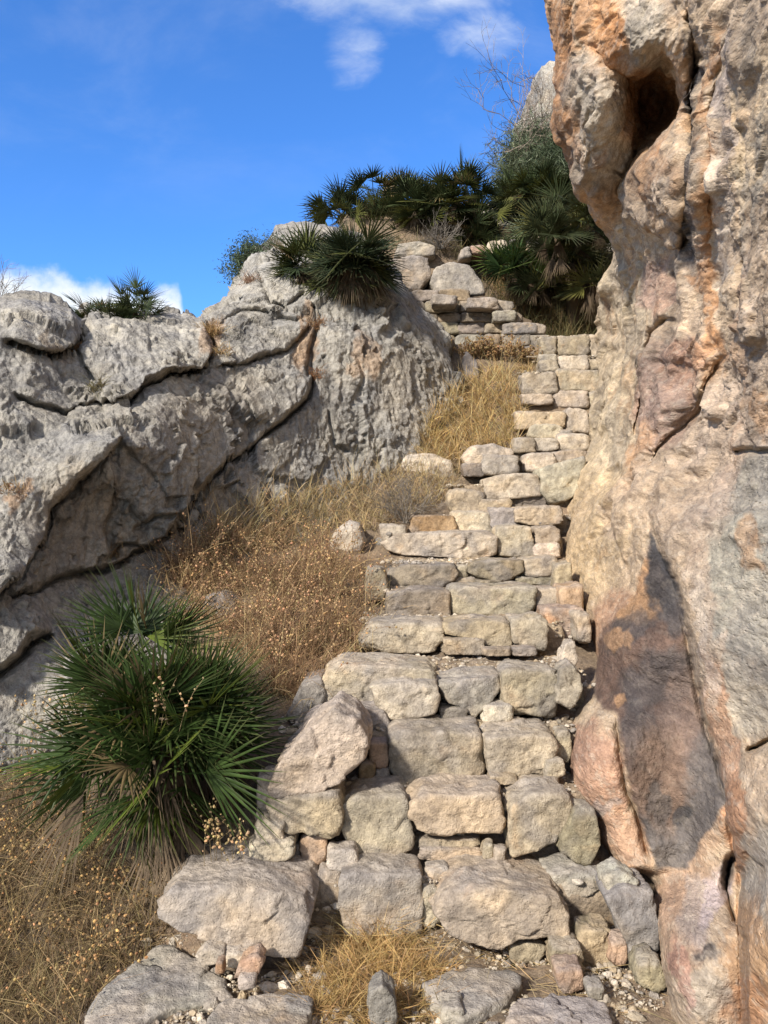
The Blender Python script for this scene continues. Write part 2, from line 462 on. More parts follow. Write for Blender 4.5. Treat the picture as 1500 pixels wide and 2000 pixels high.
CR_L = [
    ([(330, 1060), (370, 1000), (395, 955), (450, 902), (500, 862), (560, 822), (600, 785), (612, 740), (608, 700)], 0.187, 3.8, 0.072, 80),
    ([(190, 795), (245, 782), (290, 748), (340, 727), (400, 720), (421, 690), (405, 650), (395, 612)], 0.221, 4.2, 0.144, 60),
    ([(20, 765), (70, 785), (130, 800), (195, 793), (215, 812)], 0.085, 4.2, 0.043, 60),
    ([(0, 668), (50, 682), (100, 693), (145, 680), (166, 645), (176, 600)], 0.238, 5.1, 0.101, 50),
    ([(146, 676), (165, 715), (190, 745)], 0.085, 3.4, 0.029, 30),
    ([(-80, 1190), (0, 1160), (40, 1115), (70, 1060), (100, 990), (150, 940), (210, 890), (240, 850), (212, 812)], 0.051, 8.5, 0.216, 60),
    ([(410, 716), (450, 722), (480, 716), (520, 698), (560, 690), (592, 652), (615, 622)], 0.085, 3.4, 0.058, 40),
    ([(0, 1165), (60, 1150), (110, 1128), (200, 1112), (330, 1050), (372, 1000)], 0.170, 5.1, 0.086, 60),
    ([(612, 590), (618, 640), (606, 700), (600, 745)], 0.153, 5.1, 0.000, 20),
    ([(-60, 1340), (0, 1310), (40, 1280), (62, 1250), (110, 1235)], 0.170, 7.6, 0.115, 60),
    ([(235, 850), (215, 900), (228, 960), (205, 1040), (215, 1100)], 0.017, 13.6, -0.101, 50),
    ([(500, 520), (530, 590), (560, 600), (600, 570)], 0.085, 4.2, 0.043, 40),
    ([(395, 612), (430, 640), (470, 610), (520, 610), (600, 630)], 0.068, 5.1, 0.036, 40),
    ([(690, 690), (705, 740), (700, 780)], 0.043, 4.2, 0.000, 20),
    ([(540, 480), (580, 500), (620, 480), (700, 480)], 0.102, 3.4, 0.058, 30),
    ([(470, 780), (500, 830), (490, 860)], 0.034, 3.4, 0.022, 30),
    ([(640, 590), (650, 620), (690, 650), (720, 630)], 0.034, 4.2, -0.043, 40),
    ([(260, 1040), (300, 1010), (370, 1005)], 0.085, 4.2, 0.043, 40),
    ([(200, 1100), (240, 1060), (320, 1075), (350, 1130)], 0.085, 4.2, 0.043, 40),
    ([(240, 870), (300, 930), (330, 1000)], 0.025, 4.2, 0.022, 40), ([(640, 800), (655, 870), (690, 880)], 0.043, 4.2, 0.029, 40),
    ([(230, 640), (236, 690), (250, 740)], 0.025, 4.2, 0.000, 40), ([(290, 630), (300, 700), (320, 725)], 0.025, 4.2, 0.000, 40), ([(350, 640), (352, 690), (368, 716)], 0.025, 4.2, 0.000, 40),
]


def wall_fn_left(px, py):
    return tps(CTL_L, px, py)


def left_rock():
    cols_px = np.arange(-400, 985, 2.1)
    T = np.interp(cols_px, [p[0] for p in TOPL], [p[1] for p in TOPL])
    T = T + 5 * pn(np.stack([cols_px / 22, cols_px * 0, cols_px * 0], -1)) + 3 * pn(np.stack([cols_px / 7, cols_px * 0 + 5, cols_px * 0], -1))
    nr = 430
    t = np.linspace(0, 1, nr)
    t = t ** 1.08
    Bm = np.interp(cols_px, [-400, 0, 400, 900, 1000], [1900, 1750, 1350, 1080, 1000])
    PY = T[None] + (Bm - T)[None] * t[:, None]; PX = np.broadcast_to(cols_px[None], PY.shape)
    D = tps(CTL_L, PX, PY)
    dt = PY - T[None]
    D = D + 0.75 * np.exp(-dt / 16.0) + 0.12 * np.exp(-dt / 50)
    D = D + 0.6 * np.exp(-(985 - PX) / 12.0)
    D = D + cracks(CR_L, PX, PY)
    # rounded blocks between the cracks
    G = P(PX, PY, D)
    ntop = 26
    back = []
    for j in range(ntop, 0, -1):
        f = (j / ntop) ** 1.5
        q = G[0].copy(); q[:, 1] += 3.2 * f; q[:, 0] += (q[:, 0] / q[:, 1]) * 3.0 * f; q[:, 2] -= 2.0 * f * f + 0.02 * f
        back.append(q)
    G = np.concatenate([np.array(back), G], 0)
    N = normals(G)
    N = np.where((N[..., 1] > 0)[..., None], -N, N)
    N = unit(blur(blur(N, 7), 7))
    w1 = fbm(G * 0.9, 3); w2 = fbm(G * 3.0 + 5, 4, 0.6)
    wv = (w2[..., None] + fbm(G * 9 + 3, 3, 0.6)[..., None] * 0.35)
    flute = fbm(G * np.array([6.5, 6.5, 0.9]) + wv * 0.5, 4, 0.55, ridged=True)
    flute2 = fbm(G * np.array([20, 20, 3.0]) + wv * 1.0, 3, 0.6, ridged=True)
    fl_m = ss(fbm(G * 0.8 + 40, 2), -0.3, 0.15)
    fc, e = facet(G * np.array([1.25, 1.25, 1.0]) + wv * 0.35)
    fc2, e2 = facet(G * np.array([4.2, 4.2, 3.0]) + wv * 0.8)
    fc3, e3 = facet(G * np.array([12, 12, 8.0]) + wv * 1.0)
    disp = 0.055 * w1 + 0.020 * w2 + 0.022 * flute * fl_m + 0.014 * flute2 * (0.3 + fl_m) * keep(G, 14) + 0.085 * fc + 0.027 * fc2 * keep(G, 5) \
        + 0.012 * fc3 * keep(G, 12) + 0.012 * fbm(G * 16, 4, 0.65) * keep(G, 26)
    G = G + N * disp[..., None]
    pxg = np.concatenate([np.repeat(PX[:1], ntop, 0), PX]); pyg = np.concatenate([np.repeat(PY[:1], ntop, 0), PY])
    OR = (0.40, 0.25, 0.14); DK = (0.16, 0.15, 0.14); LT = (0.42, 0.41, 0.38); BR = (0.31, 0.265, 0.21)
    spots = [(300, 660, 130, 70, 0, LT, .5), (60, 640, 90, 50, 0, LT, .3), (30, 880, 120, 90, 10, LT, .4), (400, 800, 120, 60, -20, BR, .25), (540, 560, 110, 60, 0, LT, .7),
             (660, 620, 50, 40, 0, LT, .8), (150, 1000, 90, 110, 30, BR, .45), (25, 950, 28, 22, 0, OR, .6), (110, 680, 40, 18, 10, BR, .8),
             (600, 660, 16, 70, 0, OR, .6), (710, 700, 22, 55, 0, OR, .45), (540, 655, 40, 18, 0, DK, .4), (410, 650, 25, 40, 0, OR, .5),
             (640, 500, 50, 40, 0, BR, .4), (300, 860, 60, 80, 20, DK, .25), (600, 800, 60, 60, -20, DK, .22), (800, 760, 70, 110, 0, BR, .3),
             (40, 1180, 90, 60, 0, LT, .3), (300, 1080, 90, 50, 0, BR, .5), (450, 980, 70, 50, -20, BR, .4), (760, 620, 60, 40, 20, LT, .4)]
    col = blobs((0.345, 0.335, 0.310), spots, pxg, pyg)
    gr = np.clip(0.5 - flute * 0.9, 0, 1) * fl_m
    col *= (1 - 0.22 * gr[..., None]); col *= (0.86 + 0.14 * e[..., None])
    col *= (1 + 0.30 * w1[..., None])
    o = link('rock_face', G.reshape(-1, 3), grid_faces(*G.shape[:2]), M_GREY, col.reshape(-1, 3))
    tag(o, 'long grey limestone outcrop with fluted face and a diagonal crack, left of the stone stairs', 'rock outcrop')
    return G


GL = left_rock()

# ---- right cliff
LEFTR = [(-420, 1040), (-100, 1068), (0, 1076), (100, 1089), (250, 1097), (330, 1120), (380, 1150), (410, 1172), (450, 1192), (490, 1200), (520, 1194),
         (560, 1184), (640, 1172), (700, 1180), (760, 1172), (800, 1160), (850, 1150), (890, 1150), (940, 1120), (990, 1102),
         (1060, 1091), (1150, 1093), (1190, 1118), (1220, 1142), (1280, 1148), (1340, 1140), (1380, 1130), (1420, 1117),
         (1500, 1113), (1550, 1126), (1600, 1158), (1650, 1176), (1690, 1200), (1705, 1262), (1730, 1282), (1780, 1279), (1850, 1290),
         (2000, 1312), (2200, 1335), (2600, 1380)]
CTL_R = [(1080, 50, 5.1), (1100, 250, 5.1), (1160, 380, 5.3), (1200, 200, 4.5), (1250, 90, 4.1), (1150, 100, 4.7), (1290, 230, 4.9), (1210, 440, 5.7),
         (1240, 390, 5.4), (1330, 270, 4.2), (1270, 380, 4.5), (1190, 490, 6.4), (1175, 650, 7.8), (1230, 600, 6.2), (1300, 500, 4.9), (1350, 600, 4.1),
         (1280, 700, 4.9), (1350, 900, 3.75), (1150, 860, 6.8), (1200, 800, 6.0), (1250, 900, 4.8), (1400, 800, 3.4), (1500, 800, 2.75),
         (1500, 1200, 2.62), (1400, 1200, 2.90), (1500, 400, 2.9), (1400, 400, 3.6), (1400, 100, 3.5), (1500, 0, 2.8), (1350, 0, 3.8), (1600, 200, 2.2),
         (1600, 1000, 2.2), (1600, 1800, 1.9), (1100, 1060, 5.9), (1160, 1100, 5.0), (1200, 1000, 4.6), (1250, 1100, 3.9), (1150, 1280, 4.3), (1300, 1200, 3.25), (1200, 1250, 3.6), (1330, 1400, 3.08),
         (1200, 1400, 3.22), (1130, 1400, 3.42), (1130, 1520, 3.16), (1200, 1560, 3.04), (1200, 1690, 2.95), (1260, 1690, 2.92), (1300, 1500, 3.04), (1300, 1350, 3.16), (1350, 1600, 2.95), (1310, 1690, 2.95),
         (1290, 1760, 2.75), (1350, 1850, 2.38), (1320, 2000, 2.3), (1400, 1600, 2.65), (1470, 1700, 2.55), (1500, 1990, 2.30), (1450, 1450, 2.75),
         (1120, -300, 5.0), (1500, -300, 3.0), (1600, 2300, 1.85), (1350, 2300, 2.1)]
CR_R = [  # travelling downwards, the proud side is the left-hand... sign chosen by direction
    # edge of the near mass over the stained recess (travel upwards: proud side = right)
    ([(1455, 1900), (1452, 1720), (1425, 1600), (1405, 1500), (1372, 1400), (1352, 1280), (1335, 1180), (1300, 1080), (1285, 1020), (1300, 950)], 0.05, 9, 0.0, 34),
    # ridge from the cave to the stairs (diagonal)
    ([(1395, 690), (1370, 770), (1320, 850), (1280, 930)], 0.10, 7, -0.06, 50),
    # cave lip above
    ([(1170, 140), (1215, 200), (1250, 265), (1290, 300), (1330, 250), (1330, 130), (1300, 90)], 0.0, 20, -0.0, 60),
    # blue-black vertical crack
    ([(1350, 0), (1365, 120), (1365, 250), (1360, 380), (1352, 470), (1340, 520)], 0.22, 12, 0.05, 30),
    # fissure at mid height
    ([(1325, 620), (1290, 650), (1272, 700)], 0.28, 12, 0.10, 40),
    ([(1420, 80), (1410, 300), (1400, 520), (1390, 700)], 0.14, 16, 0.06, 50),
    ([(1240, 860), (1260, 780), (1262, 700)], 0.08, 8, 0.08, 40),
    ([(1205, 1390), (1212, 1470), (1225, 1540), (1250, 1600), (1272, 1690)], 0.05, 8, 0.05, 60),
    ([(1430, 1660), (1415, 1740), (1440, 1820)], 0.10, 8, -0.05, 40),
    ([(1455, 1470), (1500, 1450), (1600, 1440)], 0.10, 6, -0.05, 40),
    ([(1420, 880), (1460, 878), (1520, 882)], 0.10, 5, 0.05, 30),
    ([(1170, 1150), (1150, 1240), (1152, 1330)], 0.05, 8, 0.05, 30),
    ([(1180, 980), (1195, 1040), (1150, 1060)], 0.10, 10, 0.06, 40),
    ([(1195, 640), (1185, 700), (1200, 760)], 0.07, 8, 0.05, 30),
    ([(1455, 100), (1465, 400), (1450, 650)], 0.10, 18, 0.03, 50),
]
CAVE = [(1160, 90), (1230, 105), (1300, 80), (1332, 110), (1340, 235), (1305, 288), (1275, 335), (1245, 372), (1205, 395), (1190, 330), (1212, 260), (1185, 170)]


NEARLINE = [(1452, 2600), (1455, 1900), (1452, 1720), (1425, 1600), (1405, 1500), (1372, 1400), (1352, 1280), (1335, 1180), (1300, 1080), (1285, 1010), (1296, 930), (1330, 850), (1372, 765), (1398, 690), (1405, 600)]


def right_cliff():
    rows = np.arange(-400, 2500, 2.0)
    L = np.interp(rows, [p[0] for p in LEFTR], [p[1] for p in LEFTR])
    L = L + 5 * pn(np.stack([rows / 28, rows * 0, rows * 0 + 3], -1)) + 2.5 * pn(np.stack([rows / 9, rows * 0 + 5, rows * 0], -1))
    nc = 420
    t = np.linspace(0, 1, nc) ** 1.15
    Rr = 1720.0
    PX = L[:, None] + (Rr - L)[:, None] * t[None]; PY = np.broadcast_to(rows[:, None], PX.shape)
    D = tps(CTL_R, PX, PY)
    D = np.maximum(D, 1.7)
    wl = fbm(np.stack([PX / 30, PY / 30, PX * 0], -1), 3)
    dn, sn, tn = line_dist(NEARLINE, PX + 7 * wl, PY)
    D = D - 0.40 * ss(sn * dn, -5, 7) * ss(1 - tn, 0.0, 0.42) - 0.05 * ss(sn * dn, 0, 60) * ss(1 - tn, 0, .4)
    dl = PX - L[:, None]
    D = D + (0.55 - 0.40 * ss(PY, 1150, 1350)) * np.exp(-dl / 12.0) + 0.10 * np.exp(-dl / 40.0)
    D = D + cracks(CR_R, PX, PY, 2.0)
    # the hollow under the overhang
    d, s, _ = line_dist(CAVE + [CAVE[0]], PX, PY)
    ins = inpoly(CAVE, PX, PY)
    sd_ = np.where(ins, d, -d)
    nzz = fbm(np.stack([PX / 40, PY / 40, PX * 0], -1), 3)
    D = D + 0.58 * ss(sd_ + 12 * nzz, -14, 85)
    # the rib that rises from below in front of the hollow
    d2, s2, t2 = line_dist([(1225, 470), (1245, 400), (1255, 365), (1290, 320), (1325, 262), (1345, 200)], PX, PY)
    D = D - 0.26 * ss(s2 * d2 + 16 * nzz, -12, 14) * np.exp(-d2 / 90.0) * ss(t2, 0, 0.25)
    # soft vertical ribs
    G = P(PX, PY, D)
    nb_ = 30; back = []
    for j in range(nb_, 0, -1):
        f = (j / nb_) ** 1.6
        q = G[:, 0].copy(); k = 3.6 * f
        q[:, 0] += (q[:, 0] / q[:, 1] + 0.55) * k; q[:, 1] += k
        back.append(q)
    G = np.concatenate([np.stack(back, 1), G], 1)
    N = normals(G); V0 = G - np.array([0, 0, EYE])
    N = np.where(((N * V0).sum(-1) > 0)[..., None], -N, N)
    N = unit(blur(blur(N, 8), 8))
    Q = G * np.array([1.0, 0.42, 1.0])
    w1 = fbm(Q * 1.3 + 3, 3); w2 = fbm(Q * 3.6 + 5, 4)
    rib = fbm(Q * np.array([3.2, 3.2, 0.55]) + w2[..., None] * 0.4, 3, 0.5, ridged=True)
    fc, e = facet(Q * np.array([2.2, 2.2, 1.5]) + w2[..., None] * 0.5)
    fc2, e2 = facet(Q * np.array([10.0, 10.0, 7.0]) + w2[..., None] * 1.0)
    sm = 1 - 0.88 * ss(G[..., 2], 1.9, 1.1)     # smoother, water-worn below
    lo = 0.35 + 0.65 * sm
    fc3, e3 = facet(Q * np.array([5, 5, 3.6]) + w2[..., None] * 1.0)
    disp = blur(0.060 * w1 * lo + 0.032 * w2 * lo + 0.070 * rib * sm + 0.055 * fc * (0.2 + 0.8 * sm), 2) + 0.017 * fc3 * (0.35 + 0.65 * sm) + 0.009 * fc2 * (0.4 + 0.6 * sm) * keep(G, 7) \
        + 0.018 * fbm(Q * 16, 4, 0.65) * (0.35 + 0.65 * sm) * keep(G, 12) + 0.005 * fbm(Q * 50, 2) * keep(G, 30)
    D0 = G[..., 1]
    G = G + N * (disp * np.clip(D0 / 3.6, 0.5, 1.15))[..., None]
    pxg = np.concatenate([np.repeat(PX[:, :1], nb_, 1), PX], 1); pyg = np.concatenate([np.repeat(PY[:, :1], nb_, 1), PY], 1)
    OR = (0.42, 0.215, 0.095); OR2 = (0.50, 0.31, 0.17); PK = (0.50, 0.395, 0.29); GR = (0.40, 0.375, 0.32); GN = (0.37, 0.365, 0.31)
    DK = (0.05, 0.052, 0.058); DK2 = (0.105, 0.098, 0.097); CR = (0.55, 0.47, 0.34); BR = (0.37, 0.225, 0.13); WH = (0.62, 0.57, 0.49); LV = (0.42, 0.365, 0.33)
    spots = [
        (1290, 500, 120, 140, 0, PK, .4), (1200, 700, 90, 220, 5, CR, .75), (1180, 850, 60, 150, 10, CR, .8), (1150, 1050, 80, 150, 15, (0.56, 0.44, 0.28), .85),
        (1225, 560, 60, 80, 0, CR, .6), (1250, 470, 60, 60, 0, CR, .6),
        (1110, 200, 30, 240, -2, OR, .8), (1150, 300, 50, 90, -25, OR2, .5), (1190, 400, 40, 60, -20, OR2, .55), (1170, 40, 40, 110, -10, OR, .65),
        (1160, 230, 45, 130, -12, GR, .75), (1210, 280, 40, 80, -15, GR, .6), (1230, 130, 30, 120, -28, OR, .85), (1280, 60, 50, 70, 0, GR, .7), (1240, 60, 20, 70, 0, GR, .5),
        (1268, 210, 60, 95, 0, (0.44, 0.25, 0.13), .85), (1280, 330, 40, 60, 20, BR, .6), (1320, 60, 25, 80, 0, PK, .6), (1335, 180, 16, 90, 0, OR2, .6),
        (1352, 120, 16, 130, 0, DK2, .8), (1364, 260, 11, 150, 0, DK, .9), (1356, 420, 12, 90, 3, DK, .85), (1340, 540, 16, 40, 20, DK2, .8),
        (1395, 300, 12, 280, 0, OR, .55), (1385, 560, 20, 140, 0, OR, .65), (1378, 700, 20, 70, 5, OR, .6), (1430, 200, 12, 200, 0, LV, .6), (1480, 250, 40, 200, 0, CR, .4),
        (1460, 450, 16, 160, 0, GR, .5), (1495, 330, 10, 120, 0, GR, .6), (1415, 450, 10, 160, 0, WH, .5),
        (1290, 560, 35, 60, 0, (0.50, 0.33, 0.27), .6), (1330, 640, 50, 50, 0, PK, .6), (1300, 780, 50, 130, 12, (0.33, 0.235, 0.195), .8), (1340, 700, 40, 50, 20, (0.36, 0.22, 0.15), .7),
        (1265, 720, 12, 60, 8, DK2, .6), (1260, 900, 30, 90, 20, OR2, .6), (1215, 1000, 30, 60, 10, PK, .7), (1280, 960, 35, 60, 20, PK, .7),
        (1430, 900, 110, 200, 5, (0.44, 0.36, 0.29), .7), (1480, 980, 60, 120, 0, GN, .7), (1450, 1150, 100, 160, 0, GN, .85), (1470, 1290, 70, 170, 0, GR, .85),
        (1485, 800, 18, 50, 0, OR2, .6), (1470, 1060, 24, 60, -10, OR2, .6), (1345, 1000, 40, 90, 10, PK, .6), (1370, 1180, 26, 200, -8, (0.50, 0.40, 0.31), .7),
        (1410, 1440, 24, 190, -12, (0.47, 0.30, 0.20), .85), (1370, 1250, 14, 150, -8, WH, .4), (1440, 1620, 26, 110, -4, (0.47, 0.27, 0.16), .8), (1490, 1560, 36, 90, 0, PK, .7),
        (1490, 1720, 30, 120, 0, GR, .7), (1470, 1880, 50, 130, 0, OR2, .75), (1460, 1960, 60, 60, 0, (0.42, 0.22, 0.12), .6),
        # stained recess
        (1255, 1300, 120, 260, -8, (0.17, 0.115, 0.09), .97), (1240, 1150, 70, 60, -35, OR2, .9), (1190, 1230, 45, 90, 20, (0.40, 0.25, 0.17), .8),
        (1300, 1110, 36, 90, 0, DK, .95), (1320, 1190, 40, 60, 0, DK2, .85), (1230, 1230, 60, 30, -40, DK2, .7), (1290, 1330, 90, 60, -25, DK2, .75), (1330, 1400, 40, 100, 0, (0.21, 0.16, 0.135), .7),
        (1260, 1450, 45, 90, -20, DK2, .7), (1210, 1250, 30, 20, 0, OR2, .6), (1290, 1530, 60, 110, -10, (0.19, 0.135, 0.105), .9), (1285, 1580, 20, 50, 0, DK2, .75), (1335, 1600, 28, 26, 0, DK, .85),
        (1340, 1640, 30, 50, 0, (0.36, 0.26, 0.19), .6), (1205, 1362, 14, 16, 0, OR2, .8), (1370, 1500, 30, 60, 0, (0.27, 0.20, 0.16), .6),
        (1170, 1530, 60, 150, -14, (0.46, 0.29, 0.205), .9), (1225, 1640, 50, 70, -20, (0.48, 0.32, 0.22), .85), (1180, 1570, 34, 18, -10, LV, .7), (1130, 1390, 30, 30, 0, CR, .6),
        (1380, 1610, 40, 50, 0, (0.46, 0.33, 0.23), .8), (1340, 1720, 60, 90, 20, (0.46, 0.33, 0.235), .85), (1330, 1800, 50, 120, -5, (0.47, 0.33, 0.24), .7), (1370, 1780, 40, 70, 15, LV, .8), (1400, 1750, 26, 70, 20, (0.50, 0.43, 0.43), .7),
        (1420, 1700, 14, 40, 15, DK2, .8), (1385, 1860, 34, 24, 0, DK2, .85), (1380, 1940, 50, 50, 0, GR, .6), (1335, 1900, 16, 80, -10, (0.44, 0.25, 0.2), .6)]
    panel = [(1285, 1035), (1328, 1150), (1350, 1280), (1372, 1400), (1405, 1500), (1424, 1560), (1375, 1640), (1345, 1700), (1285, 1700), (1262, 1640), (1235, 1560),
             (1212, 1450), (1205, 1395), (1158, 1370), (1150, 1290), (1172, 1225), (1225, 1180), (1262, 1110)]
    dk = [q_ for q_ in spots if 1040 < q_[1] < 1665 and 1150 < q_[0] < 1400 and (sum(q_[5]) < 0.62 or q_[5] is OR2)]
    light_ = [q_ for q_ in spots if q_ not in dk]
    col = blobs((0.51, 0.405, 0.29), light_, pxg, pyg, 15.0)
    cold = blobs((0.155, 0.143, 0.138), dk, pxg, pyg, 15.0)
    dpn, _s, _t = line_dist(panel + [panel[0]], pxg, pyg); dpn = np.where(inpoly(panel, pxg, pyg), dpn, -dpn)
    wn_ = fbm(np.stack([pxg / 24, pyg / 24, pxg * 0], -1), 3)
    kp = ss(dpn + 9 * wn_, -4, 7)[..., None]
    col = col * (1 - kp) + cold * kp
    q = np.stack([G[..., 0] * 7, G[..., 1] * 3.2, G[..., 2] * 0.9], -1)
    st = fbm(q, 4, 0.6)[..., None]
    up = ss(G[..., 2], 1.2, 2.2)[..., None]
    col = col * (1 + 0.55 * st * up)
    st2 = ss(fbm(q * 0.8 + 7, 3), 0.12, 0.4)[..., None] * up * 0.35
    col = col * (1 - st2) + np.array([0.44, 0.235, 0.11]) * st2
    mot = fbm(Q * 7, 4, 0.65)[..., None]
    col = col * (1 + 0.30 * mot)
    gl = ss(fbm(Q * 34 + 3, 3, 0.7), 0.12, 0.35)[..., None] * (0.35 - 0.28 * kp); col = col * (1 - gl) + np.array([0.60, 0.53, 0.43]) * gl
    col *= (0.9 + 0.1 * e[..., None])
    col = np.clip(col, 0.02, 0.8)
    o = link('cliff', G.reshape(-1, 3), grid_faces(*G.shape[:2]), M_CLIFF, col.reshape(-1, 3))
    tag(o, 'towering orange and cream limestone cliff overhanging the right side of the stone stairs', 'cliff')
    return G


GR_ = right_cliff()

# ------------------------------------------------------------------ stones
_ico = {}


def ico(level):
    if level not in _ico:
        import bmesh
        bm = bmesh.new(); bmesh.ops.create_icosphere(bm, subdivisions=level, radius=1.0)
        V = np.array([v_.co[:] for v_ in bm.verts]); Fa = np.array([[q.index for q in f.verts] for f in bm.faces]); bm.free()
        _ico[level] = (V, Fa)
    return _ico[level]


PAL = {
    'tan': (0.42, 0.372, 0.285), 'yel': (0.49, 0.41, 0.29), 'grey': (0.38, 0.35, 0.305), 'dark': (0.245, 0.215, 0.18), 'pink': (0.47, 0.33, 0.235),
    'pale': (0.56, 0.50, 0.405), 'white': (0.64, 0.59, 0.50), 'brown': (0.33, 0.225, 0.135), 'blue': (0.285, 0.27, 0.25), 'olive': (0.33, 0.29, 0.205)}


def body(poly2, thick, level, seed, pw=30.0, chips=15, rough=1.0, smoothk=1):
    """star-shaped solid: outline poly2 (a, b) with thickness along the third axis.  Returns V (a, t, b), t from 0 (front) to thick."""
    rg = np.random.default_rng(seed)
    p = np.array(poly2, float)
    area = 0.5 * np.sum(p[:, 0] * np.roll(p[:, 1], -1) - np.roll(p[:, 0], -1) * p[:, 1])
    c = (p.max(0) + p.min(0)) / 2 * 0.4 + p.mean(0) * 0.6
    p = c + (p - c) * 1.045
    h = np.maximum((p.max(0) - p.min(0)) / 2, 1e-3)
    q = (p - c) / h
    ang = np.linspace(-np.pi, np.pi, 361)[:-1]
    dx, dz = np.cos(ang), np.sin(ang)
    rr = np.full(360, 9.0)
    for i in range(len(q)):
        a, b = q[i], q[(i + 1) % len(q)]; e = b - a
        den = dx * e[1] - dz * e[0]
        den = np.where(np.abs(den) < 1e-9, 1e-9, den)
        tt = (a[0] * e[1] - a[1] * e[0]) / den
        s = (a[0] * dz - a[1] * dx) / den
        ok = (tt > 0) & (s >= -1e-6) & (s <= 1 + 1e-6)
        rr = np.where(ok, np.minimum(rr, tt), rr)
    rr = np.where(rr > 8, 1.0, rr)
    k = np.ones(2 * smoothk + 1); k /= k.sum()
    rr = np.convolve(np.r_[rr[-smoothk:], rr, rr[:smoothk]], k, 'valid')
    U, Fa = ico(level)
    ua = np.arctan2(U[:, 2], U[:, 0]); rxz = np.hypot(U[:, 0], U[:, 2])
    rs = np.interp(ua, ang, rr, period=2 * np.pi) / np.maximum(rxz, 1e-4)
    # the sides draw in a little towards the back
    rf = 1.0 / np.maximum(np.abs(U[:, 1]), 1e-4)
    r = (rs ** -pw + rf ** -pw) ** (-1 / pw)
    for _ in range(chips):
        n = rg.normal(size=3) * np.array([1, 1.15, 1]); n /= np.linalg.norm(n)
        sup = (U * r[:, None] @ n).max()
        cut = sup * rg.uniform(0.90, 0.995)
        un = U @ n
        rc = np.where(un > 1e-3, cut / np.maximum(un, 1e-3), 99)
        r = np.minimum(r, rc)
    V = U * r[:, None]
    V = V * np.array([h[0], thick / 2, h[1]]); sz = (h[0] * h[1] * thick / 2) ** (1 / 3)
    off = rg.uniform(0, 90, 3)
    nrm = V / (np.linalg.norm(V, axis=1, keepdims=True) + 1e-9)
    w_ = fbm(V * 0.9 / sz + off, 3)
    fc, e = facet(V * 1.5 / sz + off + w_[:, None] * 0.5); fc2, e2 = facet(V * 22 + off + w_[:, None])
    fc3, e3 = facet(V * 10 + off * 2 + w_[:, None] * .6, 1.5)
    d = 0.022 * sz * w_ + 0.040 * sz * fc + rough * (0.0035 * fc2 * min(1, sz / 0.05) + 0.010 * fc3 * min(1, sz / 0.07) + 0.003 * fbm(V * 25 + off, 3, 0.55) * min(1, sz / 0.05) + 0.0022 * fbm(V * 90 + off, 2))
    V = V + nrm * d[:, None]
    V = V + np.array([c[0], thick / 2, c[1]])
    return V, Fa, w_, e


_seed = [100]


def stone_px(poly, D, t, c='tan', lean=0.12, level=None, pw=30.0, chips=15):
    """block whose front face has this outline in the photograph at distance D, t metres deep"""
    _seed[0] += 1; rg = np.random.default_rng(_seed[0])
    p = np.array(poly, float); ext = (p.max(0) - p.min(0)).max()
    if level is None: level = 3 if ext < 38 else (4 if ext < 75 else (5 if ext < 190 else 6))
    w3 = P(p[:, 0], p[:, 1], D)
    poly2 = np.stack([w3[:, 0], w3[:, 2]], -1)
    V, Fa, w_, e = body(poly2, t, level, _seed[0], pw, chips)
    zc = V[:, 2].min()
    V[:, 1] += D + lean * (V[:, 2] - zc)
    yaw = rg.uniform(-0.10, 0.10); xm = V[:, 0].mean()
    V[:, 1] += yaw * (V[:, 0] - xm)
    return V, Fa, shade_cols(V, c, rg, w_, e)


def shade_cols(V, c, rg, w_=0, e=1):
    base = np.array(PAL[c]) * rg.uniform(0.84, 1.08) * (1 + rg.uniform(-0.035, 0.035, 3))
    off = rg.uniform(0, 50, 3)
    n = fbm(V * 6 + off, 3)[:, None]
    col = base * (1 + 0.35 * n)
    k = ss(fbm(V * 4.2 + off + 9, 3), 0.05, 0.35)[:, None] * 0.55
    col = col * (1 - k) + np.array([0.46, 0.36, 0.24]) * k * rg.uniform(0.4, 1.0) + col * k * 0.35
    k2 = ss(fbm(V * 5.0 + off + 29, 3), 0.10, 0.38)[:, None] * 0.55
    col = col * (1 - k2) + np.array([0.27, 0.255, 0.24]) * k2
    # the block turns greyer towards its top
    z0, z1 = V[:, 2].min(), V[:, 2].max()
    cr = ss((V[:, 2] - z0) / (z1 - z0 + 1e-6) + 0.25 * n[:, 0], 0.78, 0.98)[:, None] * 0.5
    col = col * (1 - cr) + np.array([0.37, 0.345, 0.32]) * cr
    return np.clip(col, 0.03, 0.8)


def rect(x0, y0, x1, y1, j=4):
    """irregular block outline"""
    rg = np.random.default_rng(int(x0 * 7 + y0 * 13))
    w_, h_ = x1 - x0, y1 - y0; c = min(w_, h_) * 0.11
    pts = [(x0 + c, y0), (x0 + w_ * .5, y0), (x1 - c, y0), (x1, y0 + c), (x1, y0 + h_ * .5), (x1, y1 - c), (x1 - c, y1), (x0 + w_ * .5, y1), (x0 + c, y1), (x0, y1 - c), (x0, y0 + h_ * .5), (x0, y0 + c)]
    a = min(w_, h_) * 0.085
    return [(px + rg.uniform(-a, a), py + rg.uniform(-a, a)) for px, py in pts]


